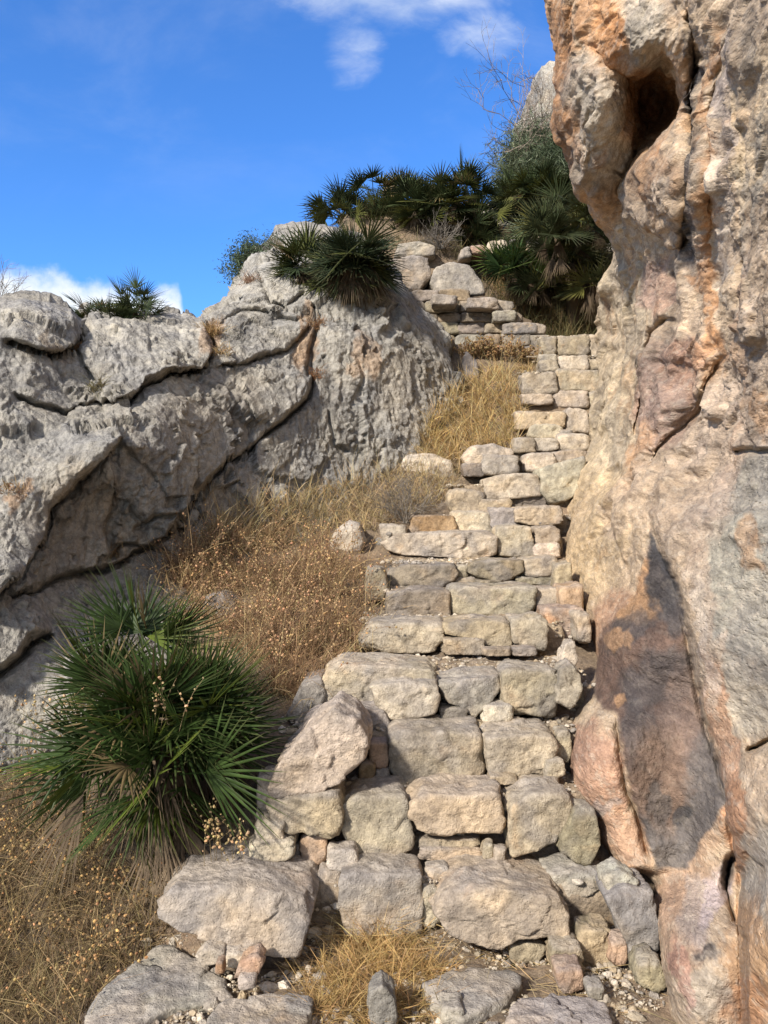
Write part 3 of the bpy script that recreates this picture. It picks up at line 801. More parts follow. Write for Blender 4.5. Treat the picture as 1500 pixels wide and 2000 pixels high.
# every row of the staircase: outline, distance, depth, colour
STEPS = {
 0: [([(668, 1720), (700, 1714), (820, 1720), (828, 1770), (822, 1828), (740, 1838), (670, 1826), (664, 1770)], 2.93, .20, 'grey'),
     ([(850, 1798), (880, 1762), (925, 1742), (1010, 1748), (1090, 1762), (1110, 1790), (1106, 1826), (1015, 1838), (985, 1856), (890, 1842)], 2.82, .36, 'tan'),
     ([(1072, 1712), (1120, 1704), (1186, 1708), (1180, 1732), (1118, 1766), (1090, 1762)], 3.0, .16, 'grey'),
     (rect(622, 1704, 668, 1766), 3.02, .16, 'grey'), (rect(826, 1742, 862, 1812), 2.96, .1, 'tan'), (rect(832, 1700, 880, 1738), 3.04, .1, 'pale')],
 1: [([(515, 1572), (560, 1560), (655, 1552), (668, 1600), (664, 1635), (635, 1642), (610, 1630), (565, 1632), (532, 1605)], 3.08, .32, 'yel'),
     ([(668, 1580), (690, 1564), (788, 1562), (800, 1610), (812, 1676), (700, 1683), (688, 1668), (670, 1620)], 3.13, .27, 'tan'),
     ([(803, 1578), (830, 1556), (905, 1560), (976, 1552), (984, 1600), (978, 1632), (870, 1638), (818, 1630), (803, 1600)], 3.12, .26, 'yel'),
     ([(1000, 1580), (1045, 1556), (1112, 1562), (1128, 1594), (1110, 1620), (1085, 1652), (1000, 1676), (995, 1640)], 3.10, .26, 'tan'),
     (rect(819, 1640, 940, 1658), 3.16, .18, 'yel'), (rect(821, 1661, 940, 1684), 3.13, .2, 'yel'),
     ([(1100, 1645), (1130, 1592), (1165, 1594), (1175, 1640), (1150, 1695), (1098, 1668)], 3.05, .16, 'olive'),
     (rect(497, 1606, 552, 1646), 3.06, .16, 'pale'), (rect(486, 1646, 570, 1682), 3.03, .18, 'pale'), (rect(586, 1636, 638, 1690), 3.10, .14, 'pink'),
     (rect(640, 1666, 694, 1702), 3.04, .1, 'white'), (rect(500, 1524, 548, 1606), 3.16, .15, 'grey'), (rect(985, 1570, 1002, 1640), 3.2, .1, 'tan'),
     (rect(944, 1650, 966, 1680), 3.1, .06, 'tan'), (rect(966, 1660, 990, 1686), 3.08, .06, 'grey'), (rect(570, 1655, 588, 1690), 3.12, .1, 'dark')],
 2: [([(762, 1444), (776, 1434), (935, 1436), (948, 1470), (946, 1505), (935, 1530), (790, 1532), (764, 1512)], 3.38, .30, 'tan'),
     ([(955, 1444), (1010, 1440), (1080, 1442), (1090, 1460), (1086, 1500), (1062, 1518), (958, 1515), (952, 1480)], 3.36, .30, 'tan'),
     (rect(722, 1456, 760, 1500), 3.42, .14, 'pink'), (rect(700, 1494, 730, 1532), 3.38, .12, 'brown'), (rect(1090, 1432, 1116, 1490), 3.45, .14, 'tan'),
     (rect(1064, 1488, 1104, 1526), 3.34, .12, 'tan'), (rect(732, 1504, 760, 1530), 3.4, .1, 'tan'), (rect(958, 1518, 1012, 1534), 3.3, .1, 'yel'), (rect(705, 1448, 726, 1476), 3.46, .1, 'dark')],
 3: [([(637, 1316), (664, 1302), (760, 1304), (846, 1310), (852, 1340), (800, 1352), (730, 1378), (640, 1382), (632, 1345)], 3.74, .36, 'tan'),
     ([(727, 1345), (770, 1336), (855, 1340), (858, 1370), (850, 1400), (762, 1408), (740, 1385)], 3.60, .24, 'pale'),
     ([(857, 1338), (900, 1330), (980, 1326), (986, 1345), (942, 1390), (925, 1405), (900, 1380), (870, 1372)], 3.68, .30, 'grey'),
     ([(987, 1322), (1000, 1314), (1088, 1316), (1091, 1350), (1084, 1402), (1000, 1400), (985, 1370)], 3.66, .26, 'tan'),
     ([(1096, 1312), (1120, 1300), (1138, 1320), (1137, 1365), (1115, 1385), (1086, 1372)], 3.62, .16, 'tan'),
     (rect(860, 1384, 912, 1412), 3.66, .14, 'tan'), (rect(944, 1380, 1002, 1412), 3.62, .12, 'pale'),
     ([(664, 1398), (700, 1388), (745, 1390), (762, 1415), (755, 1450), (722, 1452), (690, 1425)], 3.56, .2, 'grey'),
     ([(582, 1442), (600, 1402), (640, 1386), (665, 1390), (640, 1440)], 3.5, .16, 'grey')],
 4: [([(705, 1246), (722, 1220), (790, 1218), (866, 1220), (868, 1250), (845, 1272), (780, 1280), (708, 1270)], 4.32, .34, 'tan'),
     ([(870, 1220), (930, 1214), (992, 1214), (1000, 1245), (990, 1270), (962, 1264), (905, 1246), (873, 1240)], 4.32, .3, 'yel'),
     (rect(1000, 1206, 1068, 1266), 4.30, .26, 'tan'), (rect(868, 1248, 946, 1280), 4.28, .2, 'tan'), (rect(1004, 1266, 1050, 1282), 4.2, .12, 'tan'), (rect(946, 1268, 1000, 1282), 4.2, .12, 'yel'),
     ([(1094, 1305), (1105, 1262), (1124, 1254), (1130, 1290), (1120, 1308)], 3.95, .1, 'pale')],
 5: [(rect(755, 1156, 877, 1212), 4.78, .34, 'dark'), (rect(885, 1150, 1047, 1203), 4.80, .34, 'tan'), (rect(1045, 1150, 1096, 1192), 4.82, .26, 'tan'), (rect(1068, 1188, 1140, 1252), 4.5, .2, 'pink'),
     (rect(900, 1202, 940, 1213), 4.76, .1, 'tan'), (rect(1094, 1146, 1146, 1196), 4.7, .3, 'pink'), (rect(1128, 1200, 1156, 1256), 4.35, .3, 'tan')],
 6: [([(755, 1115), (800, 1104), (888, 1104), (893, 1122), (876, 1152), (820, 1156), (757, 1152)], 5.22, .34, 'dark'),
     ([(915, 1104), (960, 1094), (1022, 1096), (1020, 1122), (985, 1138), (940, 1132), (916, 1118)], 5.25, .3, 'olive'), (rect(1025, 1090, 1092, 1126), 5.25, .3, 'tan'),
     (rect(890, 1130, 930, 1152), 5.24, .2, 'tan'), (rect(930, 1134, 984, 1150), 5.2, .2, 'olive'), (rect(1010, 1128, 1088, 1148), 5.24, .2, 'olive'), (rect(714, 1114, 754, 1174), 5.0, .2, 'olive'),
     (rect(1088, 1100, 1120, 1160), 5.1, .2, 'yel'), (rect(893, 1104, 916, 1132), 5.3, .2, 'tan')],
 7: [([(748, 1062), (780, 1044), (860, 1040), (950, 1038), (966, 1048), (965, 1082), (930, 1096), (870, 1088), (790, 1084), (760, 1076)], 5.80, .40, 'pale'),
     (rect(971, 1030, 1042, 1090), 5.82, .3, 'tan'), (rect(1044, 1030, 1096, 1064), 5.86, .3, 'tan'), (rect(1044, 1062, 1096, 1092), 5.8, .3, 'pale'), (rect(744, 1026, 794, 1060), 5.95, .2, 'pale')],
 8: [(rect(800, 1008, 890, 1041), 6.12, .28, 'brown'), (rect(885, 1000, 962, 1042), 6.15, .3, 'pale'), (rect(958, 990, 1012, 1034), 6.16, .3, 'grey'), (rect(1010, 990, 1098, 1024), 6.1, .3, 'yel'), (rect(1040, 1020, 1080, 1034), 6.1, .2, 'dark')],
 9: [(rect(878, 956, 946, 1000), 6.36, .26, 'tan'), (rect(938, 974, 998, 1008), 6.34, .24, 'yel'), ([(948, 936), (990, 926), (1050, 924), (1058, 946), (1056, 968), (1000, 974), (950, 976)], 6.42, .34, 'pale'),
     (rect(990, 962, 1062, 998), 6.46, .3, 'dark'), ([(1056, 916), (1100, 902), (1146, 892), (1150, 940), (1120, 970), (1080, 986), (1060, 960)], 6.42, .34, 'pale'), (rect(920, 996, 1010, 1012), 6.3, .2, 'tan')],
 10: [([(905, 892), (925, 870), (960, 866), (1000, 876), (1004, 892), (960, 905), (915, 908)], 6.7, .26, 'pale'), (rect(944, 888, 1014, 926), 6.6, .26, 'grey'), (rect(1028, 882, 1086, 924), 6.68, .3, 'pale'),
      (rect(1084, 880, 1150, 908), 6.74, .3, 'tan'), (rect(1006, 856, 1046, 884), 6.8, .26, 'tan'), (rect(1040, 854, 1090, 880), 6.82, .26, 'pale'), (rect(1090, 846, 1152, 882), 6.85, .3, 'pale'), (rect(905, 905, 946, 930), 6.62, .2, 'dark')],
 11: [(rect(1010, 803, 1103, 836), 7.08, .3, 'yel'), (rect(1036, 828, 1100, 856), 7.02, .3, 'pale'), (rect(1104, 798, 1152, 846), 7.1, .3, 'pale'), (rect(1094, 838, 1120, 854), 7.0, .2, 'grey')],
 12: [(rect(1020, 726, 1088, 770), 7.4, .3, 'tan'), (rect(1022, 768, 1080, 790), 7.34, .26, 'pale'), (rect(1088, 720, 1176, 764), 7.46, .3, 'tan'), (rect(1084, 762, 1150, 796), 7.4, .3, 'pale'), (rect(1150, 764, 1180, 796), 7.42, .3, 'pale')],
 13: [(rect(1055, 700, 1092, 726), 7.7, .3, 'tan'), (rect(1056, 690, 1090, 706), 7.8, .3, 'pale'), (rect(1092, 692, 1150, 722), 7.74, .3, 'pale'), (rect(1148, 698, 1182, 722), 7.76, .3, 'tan')],
 14: [(rect(1056, 655, 1090, 692), 8.04, .34, 'tan'), (rect(1090, 652, 1152, 694), 8.06, .34, 'tan'), (rect(1152, 650, 1184, 700), 8.08, .34, 'pale')],
}


def earth_fill(k, parent):
    """packed earth and rubble behind the stones of step k: the tread"""
    D, y_ = ROWS[k]; zt = RZ[k + 1]
    Dn = ROWS[k + 1][0] if k + 1 < len(ROWS) else D + 0.7
    xe = np.interp(D + 0.1, EDGE_D, EDGE_X) + 0.04
    xr = {0: 0.88, 1: 0.86, 2: 0.86, 3: 0.93, 4: 0.98, 5: 1.04, 6: 1.12, 7: 1.28, 8: 1.5, 9: 1.75, 10: 1.9, 11: 2.1, 12: 2.3, 13: 2.4, 14: 2.5}[k]
    h = 0.30
    prof = [(D + 0.13, zt - h), (D + 0.11, zt - h * 0.5), (D + 0.10, zt - 0.07), (D + 0.12, zt - 0.02)]
    n = max(6, int((Dn + 0.25 - D - 0.12) / 0.02))
    prof += [(D + 0.12 + (Dn + 0.25 - D - 0.12) * i / n, zt - 0.015 + 0.015 * i / n) for i in range(1, n + 1)]
    pr = []
    for i in range(3):
        for j in range(6):
            a = j / 6; pr.append((prof[i][0] * (1 - a) + prof[i + 1][0] * a, prof[i][1] * (1 - a) + prof[i + 1][1] * a))
    pr += prof[3:]; pr = np.array(pr)
    xs = np.arange(xe, xr, 0.018)
    G = np.zeros((len(pr), len(xs), 3)); G[..., 0] = xs[None]; G[..., 1] = pr[:, :1]; G[..., 2] = pr[:, 1:]
    lo = np.array([zt - h] * len(xs))
    for s_ in (0, 1):                                  # the two ends fall away
        G[:, 0 if s_ == 0 else -1, 2] -= 0.3
        G[:, 1 if s_ == 0 else -2, 2] -= 0.04
    f1, _ = facet(G * 16)
    G = G + np.stack([0 * f1, -0.4 * f1, f1], -1) * 0.012 + fbm(G * 22, 3)[..., None] * np.array([0, -.4, 1]) * 0.016
    nb = fbm(G * 9, 4)[..., None]
    col = np.array([0.36, 0.295, 0.215]) * (1 + 0.5 * nb)
    return link('step', G.reshape(-1, 3), grid_faces(*G.shape[:2]), M_EARTH, np.clip(col, .03, .6).reshape(-1, 3), parent=parent)


stairs = empty('stone_staircase', (0.3, 2.9, 0.0), 'steep rough stone staircase climbing beside the orange cliff', 'staircase')
for k in sorted(STEPS):
    stp = earth_fill(k, stairs)
    for it in STEPS[k]:
        poly, D, t, c = it
        V, Fa, col = stone_px(poly, D, t, c)
        link('stone', V, Fa, M_STONE, col, parent=stp)


_db = np.full((520, 420), 99.0)
_gx = CX + GL[..., 0] / GL[..., 1] * F_PX; _gy = CY - (GL[..., 2] - EYE) / GL[..., 1] * F_PX
_ix = np.clip(((_gx + 60) / 4).astype(int), 0, 419); _iy = np.clip((_gy / 4).astype(int), 0, 519)
np.minimum.at(_db, (_iy.ravel(), _ix.ravel()), GL[..., 1].ravel())


def surf_hit(px, py, d0=2.2, d1=16.0):
    """first of ground and outcrop along the sight line"""
    q, ok = ground_hit(px, py, d0, d1)
    dr = _db[np.clip((py / 4).astype(int), 0, 519), np.clip(((px + 60) / 4).astype(int), 0, 419)]
    m = dr < q[:, 1]
    q[m] = P(px, py, dr)[m]
    return q, ok


def single(name, poly, D, t, c, label, cat='rock', group=None, **kw):
    V, Fa, col = stone_px(poly, D, t, c, **kw)
    o = link(name, V, Fa, M_STONE, col)
    return tag(o, label, cat, group)


def slab(name, poly, zt, th, c, label, cat='rock', group=None, tilt=(0, 0), level=None):
    """flat stone lying on the ground: its top outline in the photograph, at height zt"""
    _seed[0] += 1; rg = np.random.default_rng(_seed[0])
    p = np.array(poly, float); D = (EYE - zt) * F_PX / (p[:, 1] - CY); w3 = P(p[:, 0], p[:, 1], D)
    ext = (p.max(0) - p.min(0)).max()
    if level is None: level = 3 if ext < 38 else (4 if ext < 75 else (5 if ext < 190 else 6))
    V, Fa, w_, e = body(w3[:, :2], th, level, _seed[0])
    V = np.stack([V[:, 0], V[:, 2], zt - th + V[:, 1]], -1)
    V[:, 2] += tilt[0] * (V[:, 0] - V[:, 0].mean()) + tilt[1] * (V[:, 1] - V[:, 1].mean())
    o = link(name, V, Fa, M_STONE, shade_cols(V, c, rg, w_, e))
    return tag(o, label, cat, group)


single('boulder', [(300, 1782), (335, 1758), (420, 1752), (500, 1758), (585, 1778), (604, 1800), (590, 1840), (577, 1888), (500, 1866), (430, 1852), (345, 1832), (308, 1806)],
       2.72, .42, 'grey', 'largest boulder, broad grey block at the left end of the lowest step', 'boulder', lean=0.3)
single('boulder', [(525, 1542), (545, 1492), (600, 1434), (655, 1392), (690, 1410), (717, 1450), (712, 1490), (655, 1535), (570, 1556), (532, 1556)],
       3.12, .34, 'pale', 'tilted wedge-shaped boulder beside the fan palm, on top of the yellow block', 'boulder', lean=0.12)
slab('rock_slab', [(172, 1968), (215, 1918), (322, 1838), (370, 1866), (440, 1916), (452, 1946), (330, 1968), (230, 2010), (185, 2010)], 0.02, .16, 'grey',
     'wide flat grey slab below the largest boulder', 'rock slab')
slab('rock_slab', [(828, 1918), (900, 1890), (1006, 1888), (1016, 1915), (990, 1945), (900, 1985), (850, 1950)], 0.045, .10, 'grey',
     'flat grey slab right of the straw tuft', 'rock slab')
slab('rock_slab', [(988, 1985), (1010, 1950), (1090, 1940), (1180, 1955), (1195, 1985), (1150, 2060), (1000, 2060)], 0.05, .12, 'grey',
     'speckled flat slab at the bottom edge below the rounded pebbles', 'rock slab')
slab('rock_slab', [(408, 1985), (440, 1955), (540, 1940), (610, 1945), (600, 1990), (520, 2040), (420, 2040)], 0.05, .10, 'grey',
     'half-buried pale slab left of the straw tuft', 'rock slab')
L_ = 'small stones lying around the lowest step'
single('stone', [(718, 1990), (722, 1948), (745, 1934), (768, 1955), (776, 2006), (730, 2020)], 2.42, .1, 'blue', 'small grey pointed stone poking out of the straw tuft', 'stone', L_)
single('stone', rect(862, 1974, 906, 2012), 2.45, .09, 'grey', 'small grey stone at the bottom edge between the tuft and the speckled slab', 'stone', L_)
single('stone', [(1246, 1905), (1262, 1882), (1290, 1880), (1302, 1905), (1298, 1935), (1262, 1940), (1248, 1925)], 2.6, .12, 'olive', 'rounded olive stone at the foot of the cliff', 'stone', L_)
single('stone', [(1190, 1766), (1230, 1746), (1282, 1756), (1290, 1850), (1285, 1892), (1240, 1890), (1222, 1835)], 2.74, .18, 'blue', 'upright blue-grey split stone leaning at the foot of the cliff', 'stone', L_)
single('stone', [(1186, 1718), (1215, 1705), (1250, 1722), (1236, 1750), (1190, 1756)], 2.82, .12, 'white', 'pale cream stone resting on the upright blue-grey stone', 'stone', L_)
single('stone', rect(1134, 1822, 1200, 1902), 2.80, .12, 'olive', 'streaked brownish stone below the lowest step, left of the pink one', 'stone', L_)
single('stone', rect(1196, 1842, 1226, 1886), 2.76, .09, 'pink', 'small pink square stone between the streaked stone and the upright one', 'stone', L_)
single('stone', rect(1082, 1856, 1140, 1910), 2.72, .1, 'olive', 'brown stone above the pinkish stone near the speckled slab', 'stone', L_)
single('stone', rect(1090, 1898, 1142, 1938), 2.62, .1, 'pink', 'pinkish rounded stone just above the speckled slab', 'stone', L_)
single('stone', rect(1150, 1930, 1180, 1956), 2.56, .07, 'grey', 'tiny grey stone on the speckled slab edge', 'stone', L_)
single('stone', rect(1000, 1850, 1062, 1886), 2.84, .1, 'tan', 'tan stone tucked under the big block of the lowest step', 'stone', L_)
single('stone', [(382, 1872), (400, 1856), (436, 1862), (432, 1882), (395, 1888)], 2.68, .08, 'pale', 'leftmost small pale stone wedged under the largest boulder', 'stone', L_)
single('stone', rect(434, 1866, 482, 1890), 2.68, .09, 'pale', 'flat pale stone wedged under the middle of the largest boulder', 'stone', L_)
single('stone', [(458, 1912), (470, 1884), (500, 1870), (512, 1885), (495, 1918)], 2.6, .09, 'pink', 'pinkish angular stone below the largest boulder', 'stone', L_)
single('stone', rect(420, 1882, 436, 1904), 2.6, .05, 'brown', 'tiny brown stone below the largest boulder', 'stone', L_)
single('stone', rect(465, 1916, 496, 1934), 2.55, .06, 'white', 'small white stone on the gravel left of the straw tuft', 'stone', L_)
single('boulder', [(760, 935), (770, 905), (800, 888), (840, 884), (880, 900), (890, 930), (850, 945), (790, 950)], 6.75, .5, 'white', 'bleached cream boulder behind the grey twiggy bush', 'boulder', chips=18)
single('boulder', [(640, 1066), (655, 1036), (680, 1018), (700, 1024), (712, 1060), (700, 1080), (650, 1082)], 5.9, .35, 'white', 'white jagged boulder in the brown dried shrubs', 'boulder', chips=18)
single('boulder', [(392, 1195), (400, 1166), (430, 1158), (455, 1175), (458, 1210), (420, 1225)], 4.85, .25, 'blue', 'blue-grey rock showing among the dried shrubs above the near palm', 'boulder')
single('boulder', [(560, 1400), (590, 1340), (625, 1330), (640, 1372), (600, 1420)], 3.72, .3, 'blue', 'dark grey rock between the near palm and the stairs', 'boulder')
single('boulder', [(714, 1072), (740, 1050), (770, 1046), (760, 1078), (735, 1090)], 6.05, .2, 'blue', 'grey stone left of the long pale step stone', 'boulder')
single('boulder', [(842, 548), (850, 520), (880, 508), (915, 515), (940, 540), (946, 572), (900, 578), (852, 572)], 8.75, .6, 'grey', 'rounded grey boulder sitting on the dry stone wall', 'boulder')
single('boulder', [(752, 560), (756, 510), (800, 494), (835, 500), (842, 535), (815, 570), (770, 580)], 8.8, .6, 'grey', 'grey boulder behind the hanging palm, left of the rounded one', 'boulder')
single('boulder', [(770, 500), (780, 474), (820, 468), (850, 480), (848, 500)], 9.3, .5, 'grey', 'flat grey rock above the two boulders on the wall', 'boulder')
single('boulder', [(948, 488), (956, 470), (985, 466), (1002, 480), (1000, 496), (960, 500)], 9.4, .4, 'pale', 'pale rock at the top of the hillside right of the pink stone', 'boulder')
single('boulder', [(918, 496), (920, 478), (946, 476), (950, 494)], 9.45, .3, 'pink', 'small pink stone at the top of the hillside', 'boulder')
single('boulder', [(1020, 492), (1028, 468), (1052, 458), (1070, 470), (1066, 500)], 9.6, .4, 'pale', 'pale rock half hidden between the hillside palms', 'boulder')
single('boulder', [(930, 410), (945, 394), (975, 388), (1010, 400), (1010, 440), (930, 440)], 12.2, 1.0, 'white', 'white rock on the skyline behind the hillside palms', 'boulder')
single('boulder', [(896, 506), (900, 482), (918, 480), (922, 500)], 9.4, .3, 'grey', 'small grey rock left of the pink stone on the hillside', 'boulder')
single('boulder', [(903, 712), (912, 684), (930, 700), (938, 740), (915, 745)], 7.7, .3, 'grey', 'narrow grey rock beside the big outcrop in the dry grass', 'boulder')
# far crag
V, Fa, col = stone_px([(1086, 84), (1068, 130), (1054, 190), (1044, 250), (1040, 330), (1040, 520), (1036, 640), (1300, 640), (1300, 110), (1180, 70)], 17.5, 4.0, 'grey', lean=0.1, level=6, chips=30)
fcg, _e = facet(V * np.array([1.0, 1.0, 1.3])); V[:, 0] += fcg * 0.30; V[:, 1] += fcg * 0.2
o = link('crag', V, Fa, M_GREY, col * np.array([1.15, 1.2, 1.25])); tag(o, 'distant pale grey rock crag rising behind the overhanging cliff', 'crag')

# ------------------------------------------------------------------ dry stone wall
wall = empty('dry_stone_wall', (0.95, 8.55, 2.9), 'dry stone retaining wall of small grey blocks beside the top of the stairs', 'stone wall')
rg = np.random.default_rng(77)
ytop = lambda x: np.interp(x, [795, 850, 900, 945, 975, 985, 1010, 1045], [545, 565, 572, 574, 580, 604, 610, 632])
y = 700.0; rowi = 0
while y > 545:
    hgt = rg.uniform(17, 27); x = 800 + rg.uniform(-8, 8) + max(0, (y - 640)) * 0.9
    while x < 1046:
        wd = rg.uniform(24, 66)
        if y - hgt * 0.6 > ytop(x + wd / 2):
            Dw = 8.25 + (1046 - x) / 1046 * 1.2 + (700 - y) * 0.0011
            V, Fa, col = stone_px(rect(x + 0.6, y - hgt + rg.uniform(-2, 2), x + wd - 0.6, y + rg.uniform(-1, 1)), Dw + rg.uniform(0, .05), .25, rg.choice(['grey', 'grey', 'tan', 'dark', 'tan', 'olive']), level=3 if wd < 45 else 4)
            link('stone', V, Fa, M_STONE, col * 0.86, parent=wall)
        x += wd
    y -= hgt
for r_ in [(914, 580, 974, 602, 'grey'), (963, 606, 1010, 626, 'grey'), (983, 630, 1050, 652, 'blue'), (846, 574, 892, 594, 'grey')]:
    V, Fa, col = stone_px(rect(*r_[:4]), 8.35, .3, r_[4], level=4); link('stone', V, Fa, M_STONE, col, parent=wall)
gG = np.zeros((30, 60, 3)); xs = np.linspace(0.30, 1.50, 60); zs = np.linspace(2.6, 3.95, 30)
gG[..., 0] = xs[None]; gG[..., 2] = np.minimum(zs[:, None], EYE - (ytop(CX + F_PX * xs / 8.7) + 6 - CY) / F_PX * 8.7)[..., ] ; gG[..., 1] = 8.62 + (1.5 - xs)[None] * 0.17
gG += fbm(gG * 9, 3)[..., None] * 0.03
link('earth_core', gG.reshape(-1, 3), grid_faces(30, 60), M_EARTH, np.tile([0.15, 0.12, 0.09], (1800, 1)), parent=wall)


# ------------------------------------------------------------------ loose gravel
def scatter_rocks(name, pos, size, lab, cat, level=1, palette=('tan', 'pale', 'grey', 'white', 'yel')):
    U, Fa = ico(level); n = len(pos); rg = np.random.default_rng(len(pos))
    A = rg.normal(size=(n, 3, 3)); Q, _r = np.linalg.qr(A)
    sc3 = size[:, None] * rg.uniform(0.55, 1.25, (n, 3)) * 0.5
    base = U[None] * (1 + 0.30 * rg.normal(size=(n, len(U), 1)) * (0.6 if level > 1 else 0.8) * 0.6)
    V = np.einsum('nij,nvj->nvi', Q, base * sc3[:, None]) * np.array([1, 1, 0.75]) + pos[:, None]
    Fb = (Fa[None] + (np.arange(n) * len(U))[:, None, None]).reshape(-1, 3)
    pc = np.array([PAL[p] for p in palette])[rg.integers(0, len(palette), n)] * rg.uniform(.8, 1.12, (n, 1))
    col = np.repeat(pc, len(U), 0)
    o = link(name, V.reshape(-1, 3), Fb, M_STONE, col, smooth=False, origin=np.array([pos[0, 0], pos[0, 1], pos[0, 2]]))
    tag(o, lab, cat, kind='stuff'); return o


pos = []; siz = []
for k in range(len(ROWS)):
    D, _y = ROWS[k]; Dn = ROWS[k + 1][0] if k + 1 < len(ROWS) else D + .6
    n = int(500 * (Dn - D + .1) / .35)
    yv = D + 0.10 + RNG.random(n) * (Dn - D + 0.05); xe = np.interp(D, EDGE_D, EDGE_X)
    xv = xe + RNG.random(n) * ({0: .80, 1: .82, 2: .84, 3: .93, 4: .96, 5: 1.02, 6: 1.1, 7: 1.25}.get(k, 2.0) - xe)
    s = np.exp(RNG.normal(-4.35, 0.5, n)); s = np.clip(s, 0.005, 0.045)
    pos.append(np.stack([xv, yv, np.full(n, RZ[k + 1]) - 0.006], -1)); siz.append(s)
    # chips lodged in the joints of the riser
    n2 = 90
    xv = xe + 0.05 + RNG.random(n2) * ((0.62 if k < 3 else 0.95) - xe if k < 8 else 1.3)
    zz = RZ[k + 1] - RNG.random(n2) * 0.2
    pos.append(np.stack([xv, np.full(n2, D + 0.085) + RNG.uniform(-.015, .02, n2), zz], -1)); siz.append(np.clip(np.exp(RNG.normal(-3.7, .4, n2)), .01, .05))
n = 12000
xv = RNG.uniform(-0.85, 1.0, n); yv = RNG.uniform(2.2, 3.0, n)
cl = pn(np.stack([xv * 3, yv * 3, yv * 0], -1)) > -0.2
xv, yv = xv[cl], yv[cl]
s = np.clip(np.exp(RNG.normal(-5.15, 0.75, len(xv))), 0.0025, 0.05)
pos.append(np.stack([xv, yv, gz(xv, yv) + s * 0.1 + 0.004], -1)); siz.append(s)
scatter_rocks('gravel', np.concatenate(pos), np.concatenate(siz), 'loose pale gravel and chips scattered on the treads and path', 'gravel', 2)


# ------------------------------------------------------------------ blades, palms, shrubs


def blades(root, d, length, width, droop, fold=0.0, st=(0, .35, .7, 1.0), prof=(0.7, 1.0, 0.7, 0.05), side=None):
    """N tapering blades.  Returns V, F (quads), index of the blade for every vertex, t"""
    n = len(root); d = unit(d)
    if side is None:
        rnd = np.random.default_rng(n).normal(size=(n, 3)); side = unit(np.cross(d, rnd))
    else: side = unit(side)
    nrm = np.cross(d, side)
    length = np.broadcast_to(length, n)[:, None]; width = np.broadcast_to(width, n)[:, None]; droop = np.broadcast_to(droop, n)[:, None]
    rows = []; k = 3 if fold else 2
    for t, pf in zip(st, prof):
        c = root + d * length * t; c = c + np.array([0, 0, -1.0]) * droop * length * t * t
        hw = width * 0.5 * pf
        if fold: rows += [c - side * hw + nrm * hw * fold, c, c + side * hw + nrm * hw * fold]
        else: rows += [c - side * hw, c + side * hw]
    m = len(rows); V = np.stack(rows, 1).reshape(-1, 3)
    f = []
    for i in range(len(st) - 1):
        for j in range(k - 1):
            f.append([i * k + j, i * k + j + 1, (i + 1) * k + j + 1, (i + 1) * k + j])
    f = np.array(f); Fb = (f[None] + (np.arange(n) * m)[:, None, None]).reshape(-1, 4)
    bi = np.repeat(np.arange(n), m); tt = np.tile(np.repeat(np.array(st), k), n)
    return V, Fb, bi, tt


def merge(parts):
    V = []; F_ = []; Cc = []; o = 0
    for v_, f_, c_ in parts:
        V.append(v_); F_.append(f_ + o); Cc.append(c_); o += len(v_)
    return np.concatenate(V), [np.concatenate([f for f in F_ if f.shape[1] == k]) for k in (3, 4) if any(f.shape[1] == k for f in F_)], np.concatenate(Cc)


